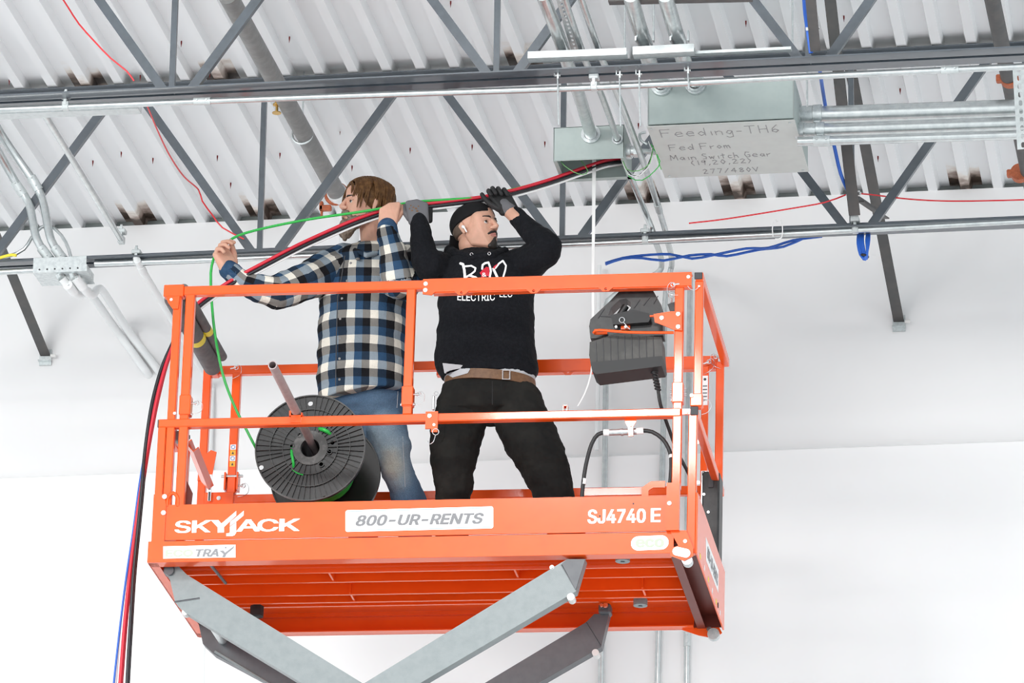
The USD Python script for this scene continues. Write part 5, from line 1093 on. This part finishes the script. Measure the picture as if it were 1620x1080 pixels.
def first_hit(px, py, mesh):
    """front surface of a garment seen along the measured ray"""
    v = np.asarray(mesh.vertices); f = np.asarray(mesh.faces); a = v[f[:, 0]]; e1 = v[f[:, 1]] - a; e2 = v[f[:, 2]] - a; out = []
    for x, y in zip(px, py):
        d = ray(x, y); h = np.cross(d, e2); det = np.einsum('ij,ij->i', e1, h); ok = np.abs(det) > 1e-12; inv = np.where(ok, 1 / np.where(ok, det, 1), 0)
        s_ = EYE - a; u = inv * np.einsum('ij,ij->i', s_, h); q_ = np.cross(s_, e1); w = inv * (q_ @ d); t = inv * np.einsum('ij,ij->i', e2, q_)
        hit = ok & (u >= 0) & (w >= 0) & (u + w <= 1) & (t > .1); out.append(t[hit].min() if hit.any() else np.nan)
    t = np.array(out); t = np.where(np.isnan(t), np.nanmedian(t), t)
    return np.array([EYE + ray(x, y) * tt for x, y, tt in zip(px, py, t)]), np.array([nrm(ray(x, y)) for x, y in zip(px, py)])
def printed(parent, name, poly, mesh, m, label, seg=3.0):
    """flat print: an outline in picture measure laid on the garment it is printed on"""
    vs, fs, n = [], [], 0
    for g in getattr(poly, 'geoms', [poly]):
        g = g.simplify(.15)
        if g.area < .3: continue
        v, f = trimesh.creation.triangulate_polygon(g, engine='earcut')
        t = trimesh.Trimesh(np.c_[v, np.zeros(len(v))], f, process=False)
        v3, f3 = trimesh.remesh.subdivide_to_size(t.vertices, t.faces, seg, max_iter=8)
        vs.append(v3[:, :2]); fs.append(f3 + n); n += len(v3)
    v, f = np.vstack(vs), np.vstack(fs)
    P, D = first_hit(v[:, 0], v[:, 1], mesh)
    A, B = P - D * .0035, P - D * .0005
    return part(parent, name, (np.vstack([A, B]), np.vstack([f, f[:, ::-1] + n])), m, label=label, smooth=False)
def poly_uv(t, pts, r, ref, per=.115, v0=0.0):
    """cloth coordinates along a bent sleeve or a trunk: round it and along it"""
    v = np.asarray(t.vertices); P = np.asarray(pts, float); best = np.full(len(v), 1e9); uv = np.zeros((len(v), 2)); acc = v0; e = np.asarray(ref, float)
    for a, b in zip(P[:-1], P[1:]):
        d = b - a; ln = np.linalg.norm(d); d = d / ln; e1 = nrm(e - d * np.dot(e, d)); e2 = np.cross(d, e1)
        w = (v - a) @ d; q = v - a - np.clip(w, 0, ln)[:, None] * d; dist = np.linalg.norm(q, axis=1); k = dist < best; best[k] = dist[k]
        qq = v - a - w[:, None] * d; uv[k] = np.stack([np.arctan2(qq @ e2, qq @ e1)[k] * r / per, (acc + np.clip(w, -.1 if a is P[0] else 0, ln + .1))[k] / per], 1); acc += ln; e = e1
    return uv
def px_rings(rows, yl, b):
    return [(W((l + r) / 2, y, yl if np.isscalar(yl) else yl[i]), (r - l) / 2 / 378.0, b if np.isscalar(b) else b[i], tl) for i, (l, r, y, tl) in enumerate(rows)]
DECKZ = lambda p: l2w((L(p[0], p[1], p[2])[0], p[2], DK))

# ------------------------------------------------------------------ worker in the plaid shirt
p1 = thing('person', 'person with long brown hair and beard in a blue plaid shirt and jeans, feeding cable', 'person', DECKZ((600, 900, .84)))
yt1 = .76
# head
A1 = frame(-66, 4, 4); o1 = W(579, 329, .66)
feet1 = [DECKZ((585, 900, .92)), DECKZ((668, 900, .84))]
neck1 = W(592, 388, .73); chest1 = W(578, 440, yt1); pel1 = W(584, 630, .80)
sh_r, el_r, wr_r = W(527, 422, .70), W(436, 466, .50), W(362, 427, .42)
sh_l, el_l, wr_l = W(634, 412, .72), W(630, 444, .54), W(613, 356, .455)
hipR, kneR, ankR = W(556, 655, .82), W(560, 730, .84), feet1[0] + (0, 0, .09)
hipL, kneL, ankL = W(606, 655, .82), W(622, 724, .78), feet1[1] + (0, 0, .09)
Xr, Yr, Zr = nrm(.55 * RH + .6 * FH + .45 * UP), nrm(.80 * RH - .55 * FH + .1 * UP), nrm(-.45 * RH - .10 * FH + .9 * UP)
hr = hand(wr_r, Xr, Yr, Zr, curl=(38, 62, 45), s=1.1, thumb=[(.034, .010, .022), (.054, .012, .056), (.052, .020, .088), (.046, .030, .110)])
hl = hand(wr_l, RH * .9 + UP * .25, FH, UP * .96 + RH * .10, curl=(72, 92, 60), s=1.04)
body = union([placed(head(), o1, A1), limb([o1 + A1.T @ np.array([0, -.03, -.05]), neck1, chest1], [.054, .058, .10]), limb([chest1, pel1], [.12, .12]),
              limb([chest1, sh_r, el_r, wr_r], [.06, .05, .04, .027]), limb([chest1, sh_l, el_l, wr_l], [.06, .05, .04, .027]), hr, hl,
              limb([pel1, hipR, kneR, ankR, feet1[0] + (0, 0, .035)], [.08, .06, .035, .03, .03]), limb([pel1, hipL, W(622, 724, .80), W(646, 790, .84), ankL, feet1[1] + (0, 0, .035)], [.08, .06, .035, .03, .03, .03])])
part(p1, 'body', finish(body, .0042, 8), 'skin', label='bare face, neck and hands')
eyes(p1, o1, A1, (-.3, -.05))
# beard
bd = union([hull(sph((.050, .010, -.060), .020), sph((.030, .055, -.085), .026), sph((.008, .078, -.100), .026)), hull(sph((-.050, .010, -.060), .020), sph((-.030, .055, -.085), .026), sph((-.008, .078, -.100), .026)), hull(sph((0, .080, -.098), .030), sph((0, .086, -.135), .024), sph((0, .080, -.158), .012)),
            hull(sph((.052, .006, -.03), .014), sph((.050, .010, -.060), .019)), hull(sph((-.052, .006, -.03), .014), sph((-.050, .010, -.060), .019)), hull(sph((.030, .055, -.08), .026), sph((.0, .075, -.14), .02)), hull(sph((-.030, .055, -.08), .026), sph((0, .075, -.14), .02)),
            hull(sph((0, .101, -.040), .006), sph((.022, .092, -.046), .008), sph((.032, .078, -.066), .010)), hull(sph((0, .101, -.040), .006), sph((-.022, .092, -.046), .008), sph((-.032, .078, -.066), .010))])
bt = finish(placed(bd, o1, A1), .005, 4); nv = np.array(bt.vertex_normals); bt.vertices = bt.vertices + nv * ((meshkit.fbm(np.asarray(bt.vertices) * np.array([130, 130, 40]), 2, 3) - .4) * .010)[:, None]
part(p1, 'beard', bt, 'beard', label='full grey-brown beard')
part(p1, 'lip', finish(placed(hull(sph((0, .1005, -.060), .006), sph((.015, .094, -.058), .004), sph((-.015, .094, -.058), .004)), o1, A1), .004, 2), 'lip')
# hair: scalp cap and draped locks
scalp = ell((0, -.016, .040), (.086, .108, .097)) - hull(*[sph((x, y, z), .01) for x in (-.08, .08) for y in (.062, .2) for z in (-.2, .075)]) - Manifold.cube((.4, .4, .2), True).translate((0, 0, -.135))
st = finish(placed(scalp, o1, A1), .006, 4)
locks = []
for k in range(150):
    side = 1 if k % 2 else -1; u = RNG.uniform(-1, 1)
    y0 = .088 * (1 - (k / 150) * 1.95) + RNG.uniform(-.015, .015)
    pts = []; drop = (RNG.uniform(.08, .13) if RNG.random() < .16 else RNG.uniform(.012, .050)) if y0 > -.035 else RNG.uniform(.09, .18)
    for t in np.linspace(0, 1, 8):
        ang = t * 1.75; rx = .087 + .010 * math.sin(t * 3); x = side * (rx * math.sin(min(ang, 1.65))) + RNG.normal(0, .0015)
        z = .043 + .097 * math.cos(min(ang, 1.57)) - max(0, ang - 1.45) * drop * 1.9
        yy = y0 * (1 - .15 * t) - .010 + (.020 * t * t if y0 > .02 else -.012 * t) + u * .006 * math.sin(4 * t)
        lim = .108 * math.sqrt(max(0, 1 - (yy + .016) ** 2 / .125 ** 2)) / .108
        pts.append((x * max(.35, lim) if ang < 1.6 else x * max(.6, lim), yy, .043 + (z - .043) * (max(.5, lim) if z > .043 else 1)))
    P = o1 + np.array(pts) @ A1
    locks.append(sweep(spline(P, .012), np.interp(np.linspace(0, 1, len(spline(P, .012))), [0, .3, .8, 1], [.003, .0075, .006, .0015]), 6))
for k in range(46):   # back of the head
    a = RNG.uniform(-1.25, 1.25); pts = []
    for t in np.linspace(0, 1, 7):
        e = t * 1.9; rr_ = math.sin(min(e, 1.6)); x = math.sin(a) * .088 * rr_; y = -.016 - math.cos(a) * .110 * rr_; z = .042 + .098 * math.cos(min(e, 1.57)) - max(0, e - 1.45) * RNG.uniform(.17, .22)
        pts.append((x, y, z))
    P = spline(o1 + np.array(pts) @ A1, .012); locks.append(sweep(P, np.interp(np.linspace(0, 1, len(P)), [0, .3, .8, 1], [.003, .008, .0065, .0015]), 6))
hair = part(p1, 'hair', [st] + locks, 'hair', label='chin-length straight brown hair')
# shirt
rows = [(566, 622, 388, 0), (536, 645, 398, 0), (516, 654, 410, 0), (507, 652, 428, 0), (504, 650, 455, 0), (502, 647, 490, 0), (500, 645, 530, 0), (500, 645, 575, .02), (500, 645, 606, .10), (501, 643, 630, .16)]
sm = finish(loft(px_rings(rows, [.73, .74, .75] + [yt1] * 7, [.06, .10, .125, .14, .145, .14, .14, .14, .145, .145])), .011, 7, disp=.010, sc=11, seed=5)
front1 = -FH - .5 * RH
shirt_ = part(p1, 'shirt', sm, 'plaid', label='blue, black, grey and white plaid flannel shirt', smooth=True, uv=poly_uv(sm, [W(572, 640, yt1), W(578, 385, yt1)], .165, front1, .116))
sl1 = [W(545, 418, .73), W(520, 428, .69), W(478, 448, .58), W(437, 463, .51), W(409, 457, .47), W(384, 446, .44), W(366, 430, .42)]
m_ = finish(limb(sl1, [.092, .088, .082, .074, .060, .050, .043]), .010, 6, disp=.012, sc=13, seed=15)
part(shirt_, 'sleeve', m_, 'plaid', label='sleeve of the arm held out to the left', smooth=True, uv=poly_uv(m_, sl1, .075, -FH, .116, .03))
sl2 = [W(615, 418, .74), W(640, 418, .70), W(637, 444, .57), W(629, 446, .53), W(622, 405, .495), W(613, 366, .46)]
m_ = finish(limb(sl2, [.085, .086, .084, .074, .060, .043]), .010, 6, disp=.012, sc=13, seed=25)
part(shirt_, 'sleeve', m_, 'plaid', label='sleeve of the raised arm', smooth=True, uv=poly_uv(m_, sl2[2:], .07, -FH, .116, .06))
for a_, b_, r_ in ((W(371, 434, .425), W(362, 427, .415), .0445), (W(614.5, 371, .465), W(612.8, 360, .457), .0450)):
    part(shirt_, 'cuff', finish(limb([a_, b_], [r_, r_ * .97]), .008, 3), 'denim_cuff', label='dark blue buttoned cuff')
colr = union([limb([W(x, y, z) for x, y, z in P], [.011] * len(P)) for P in ([(620, 384, .76), (612, 396, .66), (580, 404, .60), (562, 396, .62)], [(620, 384, .76), (598, 378, .84), (570, 384, .78), (560, 396, .64)], [(562, 396, .62), (566, 408, .60)])])
cm_ = finish(colr, .008, 4); part(p1, 'collar', cm_, 'plaid', label='open shirt collar', smooth=True, uv=poly_uv(cm_, [W(572, 640, yt1), W(578, 380, yt1)], .1, -FH))
for x, y in ((555, 416), (549, 444), (541, 472), (538, 504), (537.5, 535), (537, 567), (537, 600)):
    P, D = first_hit([x], [y], sm); part(p1, 'button', cyl(P[0] + D[0] * .004, P[0] - D[0] * .003, .0055, 12), 'pipe_gray', smooth=False)
pk = LineString([(545.5, 405), (540, 440), (534, 470), (533, 505), (532, 540), (531.5, 575), (531, 610)]).buffer(.7)
printed(p1, 'placket_edge', pk, sm, 'dark_print', 'dark edge of the button placket', seg=6)
# jeans
jr = loft(px_rings([(512, 640, 604, 0), (512, 642, 628, 0), (518, 641, 650, 0), (528, 640, 668, 0)], [.79, .80, .81, .82], [.12, .13, .125, .10]))
jean = union([jr, limb([hipL, W(610, 680, .81), W(619, 706, .79), kneL, W(634, 757, .80), W(648, 793, .82), ankL + (0, 0, .03), feet1[1] + (0, 0, .06)], [.096, .092, .086, .071, .066, .074, .070, .072]),
              limb([hipR, W(558, 690, .83), kneR, W(566, 790, .88), ankR + (0, 0, .03), feet1[0] + (0, 0, .06)], [.09, .086, .075, .068, .064, .066])])
jm = finish(jean, .011, 6, disp=.008, sc=14, seed=2)
vv = np.asarray(jm.vertices); fade = np.zeros((len(vv), 2))
fl_ = np.exp(-((np.linalg.norm(vv - (W(604, 690, .70)), axis=1)) / .16) ** 2) * .62 + np.exp(-((np.linalg.norm(vv - (W(624, 745, .70)), axis=1)) / .10) ** 2) * .8
fade[:, 0] = np.clip(fl_, 0, 1)
part(p1, 'jeans', jm, 'denim', label='faded blue jeans', smooth=True, uv=fade)
for x0, y0, x1, y1 in ((630, 612, 628, 645), (637, 690, 641, 770)):
    P, D = first_hit(np.linspace(x0, x1, 8), np.linspace(y0, y1, 8), jm); part(p1, 'seam_stitching', sweep(P - D * .001, .0012, 6), 'tee', label='pale seam stitching')
P, D = first_hit([624], [603], jm); part(p1, 'belt_clip', box(P[0] + (-.014, -.012, -.012), P[0] + (.012, .006, .008), .003), 'brown_steel', label='dark clip at the hip')
for ft, d in ((feet1[0], -RH * .5 - FH * .85), (feet1[1], -FH * .95 + RH * .2)):
    d = nrm(d); b = hull(sph(ft + d * .17 + (0, 0, .040), .036), sph(ft + d * .10 + (0, 0, .044), .044), sph(ft - d * .06 + (0, 0, .042), .040), sph(ft + (0, 0, .10), .052))
    part(p1, 'boot', finish(b.trim_by_plane((0, 0, 1), float(ft[2])), .012, 0), 'boot', label='work boot')

# ------------------------------------------------------------------ worker in the black hoodie
p2 = thing('person', 'person in a backward black cap, printed black hoodie and work gloves, gripping the cables', 'person', DECKZ((790, 900, .62)))
y2 = .60
A2 = frame(50, 9, -2); o2 = W(753, 366, .58)
feet2 = [DECKZ((716, 900, .60)), DECKZ((905, 900, .60))]
neck2, chest2, pel2 = W(755, 398, .62), W(768, 450, y2), W(776, 615, y2)
shr, elr, wrr = W(703, 428, .60), W(671, 418, .48), W(663, 352, .475)
shl, ell_, wrl = W(830, 424, .60), W(868, 393, .46), W(806, 334, .535)
hR, kR, aR = W(730, 640, .60), W(716, 735, .56), feet2[0] + (0, 0, .09)
hL, kL, aL = W(822, 640, .60), W(862, 735, .56), feet2[1] + (0, 0, .09)
body = union([placed(head(), o2, A2), limb([o2 + A2.T @ np.array([0, -.035, -.05]), neck2, chest2], [.056, .060, .10]), limb([chest2, pel2], [.12, .11]),
              limb([chest2, shr, elr, wrr], [.06, .05, .04, .029]), limb([chest2, shl, ell_, wrl], [.06, .05, .038, .030]),
              limb([pel2, hR, kR, aR, feet2[0] + (0, 0, .035)], [.09, .08, .055, .042, .03]), limb([pel2, hL, kL, aL, feet2[1] + (0, 0, .035)], [.09, .08, .055, .042, .03])])
part(p2, 'body', finish(body, .0042, 9), 'skin', label='face, neck and bare wrist')
eyes(p2, o2, A2, (.22, .12))
part(p2, 'lip', finish(placed(union([hull(sph((0, .1000, -.0505), .005), sph((.017, .090, -.053), .0035), sph((-.017, .090, -.053), .0035)), hull(sph((0, .0995, -.0605), .006), sph((.015, .091, -.059), .004), sph((-.015, .091, -.059), .004))]), o2, A2), .004, 2), 'lip')
part(p2, 'moustache', finish(placed(union([hull(sph((s * .002, .1025, -.041), .0042), sph((s * .016, .096, -.043), .0045), sph((s * .027, .085, -.052), .004)) for s in (1, -1)]), o2, A2), .004, 2), 'hair_dark', label='thin dark moustache')
part(p2, 'goatee', finish(placed(union([hull(sph((0, .088, -.086), .013), sph((.014, .078, -.102), .013), sph((-.014, .078, -.102), .013), sph((0, .080, -.106), .014)), hull(sph((0, .0955, -.070), .005), sph((0, .088, -.082), .010))]), o2, A2), .005, 3), 'hair_dark', label='short dark goatee')
side = ell((0, -.018, .022), (.0775, .094, .074)) - Manifold.cube((.4, .4, .3), True).translate((0, .19, .0)) - Manifold.cube((.4, .4, .3), True).translate((0, 0, -.165))
part(p2, 'cropped_hair', finish(placed(side, o2, A2), .008, 3), 'stubble', label='closely cropped side hair')
part(p2, 'earbud', [finish(placed(hull(sph((.084, -.002, .0), .0075), sph((.086, .002, -.004), .007)), o2, A2), .01, 0), finish(placed(hull(sph((.086, .004, -.004), .004), sph((.086, .014, -.030), .0038)), o2, A2), .01, 0)], 'earbud', label='white wireless earbud')
# cap
crown = ell((0, -.012, .046), (.086, .109, .090), 56)
cutp = nrm(np.array([0, .20, -1.0]))
crown = crown - placed(Manifold.cube((.5, .5, .3), True).translate((0, 0, -.15)), (0, .0, .036), np.array([[1, 0, 0], [0, .975, .222], [0, -.222, .975]]))
capm = finish(placed(crown, o2, A2), .008, 4); cap_ = part(p2, 'cap', capm, 'cap', label='plain black baseball cap worn backward')
br = union([hull(*[sph((x, -.088 - .02 * (1 - abs(x) / .07), .012 - abs(x) * .25), .004, 10) for x in (-.065, -.03, 0, .03, .065)], *[sph((x, -.150 + abs(x) * .5, -.062 - abs(x) * .45), .004, 10) for x in (-.055, -.03, 0, .03, .055)])])
part(cap_, 'cap_brim', finish(placed(br, o2, A2), .01, 2), 'cap', label='curved brim hanging behind the neck')
part(cap_, 'cap_button', finish(placed(sph((0, -.012, .137), .008), o2, A2), .02, 0), 'cap')
# hoodie
rows = [(724, 800, 400, 0), (706, 828, 412, 0), (697, 843, 426, 0), (692, 848, 450, 0), (691, 848, 480, 0), (691, 847, 510, 0), (688, 848, 540, 0), (686, 851, 566, 0), (688, 854, 586, 0), (698, 847, 599, .0)]
hood_ = union([loft(px_rings(rows, y2, [.07, .10, .125, .14, .145, .145, .145, .145, .145, .135])),
               limb([W(716, 430, .61), W(698, 428, .58), W(680, 420, .50), W(674, 412, .49)], [.085, .082, .072, .066]), limb([W(674, 414, .49), W(668, 385, .48), W(664, 356, .475), W(663.5, 347, .475)], [.064, .050, .041, .037]),
               limb([W(812, 426, .61), W(834, 418, .57), W(862, 399, .49), W(866, 392, .47)], [.088, .082, .068, .062]), limb([W(866, 391, .47), W(842, 367, .50), W(818, 343, .53), W(815, 340, .535)], [.061, .050, .040, .036])])
hm = finish(hood_, .010, 7, disp=.010, sc=10, seed=11)
part(p2, 'hoodie', hm, 'hoodie', label='black pullover hoodie with white and red chest print')
hd = union([limb([W(x, y, z) for x, y, z in P], rr) for P, rr in (([(711, 396, .62), (722, 403, .53), (748, 407, .48), (778, 405, .49), (798, 397, .56)], [.024, .022, .019, .019, .020]), ([(712, 398, .62), (716, 398, .72), (745, 402, .78), (785, 400, .72), (798, 402, .58)], [.026, .034, .040, .032, .024]))])
part(p2, 'hood', finish(hd, .010, 6, disp=.006, sc=14, seed=4), 'hoodie', label='bunched hood round the neck')
for x, y in ((746, 402), (774, 401)):
    part(p2, 'eyelet', ring_loop(W(x, y, .462), .006, (-.1, 1, .2), .0016, 14, 6), 'chrome', label='metal drawstring eyelet')
# chest print, measured from the picture (9 px per unit)
q = lambda *P: [(680 + x / 9, 400 + y / 9) for x, y in P]
Bp = LineString(q((438, 150), (472, 160), (492, 250), (505, 420))).buffer(2.1).union(LineString(q((500, 190), (590, 182), (650, 215), (640, 260), (590, 300), (505, 350))).buffer(1.5)).union(LineString(q((560, 320), (650, 345), (700, 390), (680, 430), (600, 450), (505, 430))).buffer(1.7))
Jp = LineString(q((745, 225), (752, 170), (785, 145), (835, 135), (858, 200), (870, 260), (855, 330), (860, 400))).buffer(1.7)
Dp = LineString(q((905, 225), (940, 300), (985, 400))).buffer(2.0).union(LineString(q((935, 215), (985, 150), (1040, 110), (1085, 180), (1075, 240), (1040, 360), (1000, 420))).buffer(1.5))
printed(p2, 'chest_print', Bp, hm, 'white_print', 'white brush letter B'); printed(p2, 'chest_print', Jp, hm, 'white_print', 'white brush letter J'); printed(p2, 'chest_print', Dp, hm, 'white_print', 'white brush letter D')
rp = Polygon(q((805, 195), (745, 245), (708, 285), (735, 320), (728, 375), (765, 350), (790, 328), (845, 335), (850, 270), (840, 205)))
printed(p2, 'chest_print', rp, hm, 'red_cable', 'red patch with ampersand'); printed(p2, 'chest_print', Polygon(q((895, 215), (915, 185), (970, 150), (945, 200), (920, 225))), hm, 'red_cable', 'red brush stroke')
def text_px(s, x0, x1, yb, yt_, bow=0.0):
    t = meshkit.text_mesh(s, .1, .001, True); v = np.asarray(t.vertices); top_ = v[:, 2] > .0005; f = np.asarray(t.faces); f = f[top_[f].all(1)]
    lo, hi = v[:, :2].min(0), v[:, :2].max(0); u = (v[:, :2] - lo) / (hi - lo)
    return np.stack([x0 + u[:, 0] * (x1 - x0), yb + (yt_ - yb) * u[:, 1] + bow * (1 - (2 * u[:, 0] - 1) ** 2)], 1), f
def printed_text(s, x0, x1, yb, yt_, bow, m, lab, lift=.0036):
    v, f = text_px(s, x0, x1, yb, yt_, bow); P, D = first_hit(v[:, 0], v[:, 1], hm); n = len(v)
    part(p2, 'chest_print', (np.vstack([P - D * lift, P - D * .0006]), np.vstack([f, f[:, ::-1] + n])), m, label=lab, smooth=False)
printed_text('ELECTRIC', 723.5, 783, 475, 462.5, 1.2, 'white_print', 'white lettering ELECTRIC'); printed_text('LLC', 790, 810.5, 470.0, 459.0, .3, 'white_print', 'white lettering LLC'); printed_text('&', 762.5, 769.5, 437.5, 431, 0, 'white_print', 'small white ampersand', .0062)
# shirt tail, belt, trousers
tr_ = [(701, 846, 584, 0), (700, 849, 598, 0), (704, 845, 606, .0)]
part(p2, 'tee_hem', finish(loft(px_rings(tr_, y2, [.125, .128, .122])), .010, 3, disp=.007, sc=26, seed=8), 'tee', label='grey shirt tail showing under the hoodie')
bl = loft(px_rings([(702, 849, 600, -.06), (701, 850, 615, -.06)], y2, .139))
belt = part(p2, 'belt', finish(bl, .012, 0), 'leather', label='brown leather belt')
P, D = first_hit([802], [593.5], trimesh.Trimesh(*arr(finish(bl, .012, 0)))); bc = P[0]
part(belt, 'buckle', sweep(np.array([bc + a * RH + b_ * UP - FH * .006 for a, b_ in ((-.018, -.02), (.012, -.02), (.012, .02), (-.018, .02))]), .0042, 8, closed=True), 'chrome', label='silver belt buckle')
printed(p2, 'tee_flap', Polygon([(700, 574), (730, 577), (744, 583), (740, 590), (716, 597), (703, 590)]), trimesh.Trimesh(*arr(finish(bl, .012, 0))), 'tee', 'crumpled grey shirt flap folded over the belt')
pr = loft(px_rings([(700, 853, 612, -.05), (697, 858, 622, -.02), (691, 862, 635, 0), (688, 866, 655, 0), (735, 812, 666, 0)], y2, [.128, .135, .135, .125, .07]))
trs = union([pr, limb([W(732, 645, y2), W(724, 680, .59), W(718, 712, .57), W(717, 735, .56), W(718, 765, .57), W(716, 795, .59), aR + (0, 0, .02), feet2[0] + (0, 0, .05)], [.115, .116, .106, .096, .082, .073, .070, .072]),
             limb([W(818, 645, y2), W(833, 682, .59), W(849, 712, .57), W(861, 735, .56), W(872, 765, .57), W(879, 795, .59), aL + (0, 0, .02), feet2[1] + (0, 0, .05)], [.115, .120, .114, .104, .094, .088, .074, .074])])
tm_ = finish(trs, .011, 5, disp=.011, sc=13, seed=21)
part(p2, 'trousers', tm_, 'pants', label='charcoal cargo work trousers')
pf_ = Polygon([(690, 672), (704, 672), (703, 690), (697, 700), (686, 702)])
printed(p2, 'cargo_pocket', pf_, tm_, 'pants', 'cargo pocket flap')
P, D = first_hit(np.full(6, 779.), np.linspace(602, 640, 6), tm_); part(p2, 'fly_seam', sweep(P - D * .001, .0015, 6), 'rubber')
c0 = W(690, 622, .50); part(p2, 'key_clip', [ring_loop(c0, .008, (0, 1, 0), .0015), box(c0 + (-.016, -.004, -.075), c0 + (-.006, .004, -.01), .002)], 'chrome', label='key ring clip on the hip')
for ft, d in ((feet2[0], -FH * .9 - RH * .3), (feet2[1], -FH * .85 + RH * .5)):
    d = nrm(d); b = hull(sph(ft + d * .17 + (0, 0, .040), .036), sph(ft + d * .10 + (0, 0, .044), .044), sph(ft - d * .06 + (0, 0, .042), .040), sph(ft + (0, 0, .10), .052))
    part(p2, 'boot', finish(b.trim_by_plane((0, 0, 1), float(ft[2])), .012, 0), 'boot', label='work boot')
# gloves
g1 = hand(wrr, -RH, FH, UP * .97 - RH * .12, curl=(78, 92, 50), s=1.08, r=.0098, wrist=.045)
gm = finish(g1, .005, 4); part(p2, 'glove', gm, 'glove_gray', label='grey knit back of the right glove')
pg = finish(hull(*[sph(wrr + RH * a + FH * .052 + UP * z, .012) for a in (-.035, .045) for z in (.03, .085)]), .01, 1); part(p2, 'glove_palm', pg, 'glove_black', label='black coated palm')
P, D = first_hit([650, 654, 658, 662, 652, 660, 648], [325, 328, 330, 326, 333, 334, 330], gm)
part(p2, 'glove_mark', [cyl(a_ + d_ * .001, a_ - d_ * .0012, .0035 + .001 * (k % 3), 7) for k, (a_, d_) in enumerate(zip(P, D))], 'leather', label='tan scuff marks on the glove back')
g2 = hand(wrl, -RH * .75 - UP * .25 - FH * .1, -FH * .92 - UP * .2 - RH * .1, -RH * .50 + UP * .84, curl=(35, 85, 55), s=1.05, r=.0100, wrist=.012, thumb=[(.034, .010, .022), (.056, .010, .052), (.064, .016, .080), (.064, .020, .100)])
part(p2, 'glove', finish(g2, .005, 4), 'glove_black', label='black coated left glove')
part(p2, 'glove_cuff', finish(limb([W(797, 326, .535), W(806, 333, .535)], [.036, .033]), .008, 2), 'glove_gray', label='grey knit cuff of the left glove')
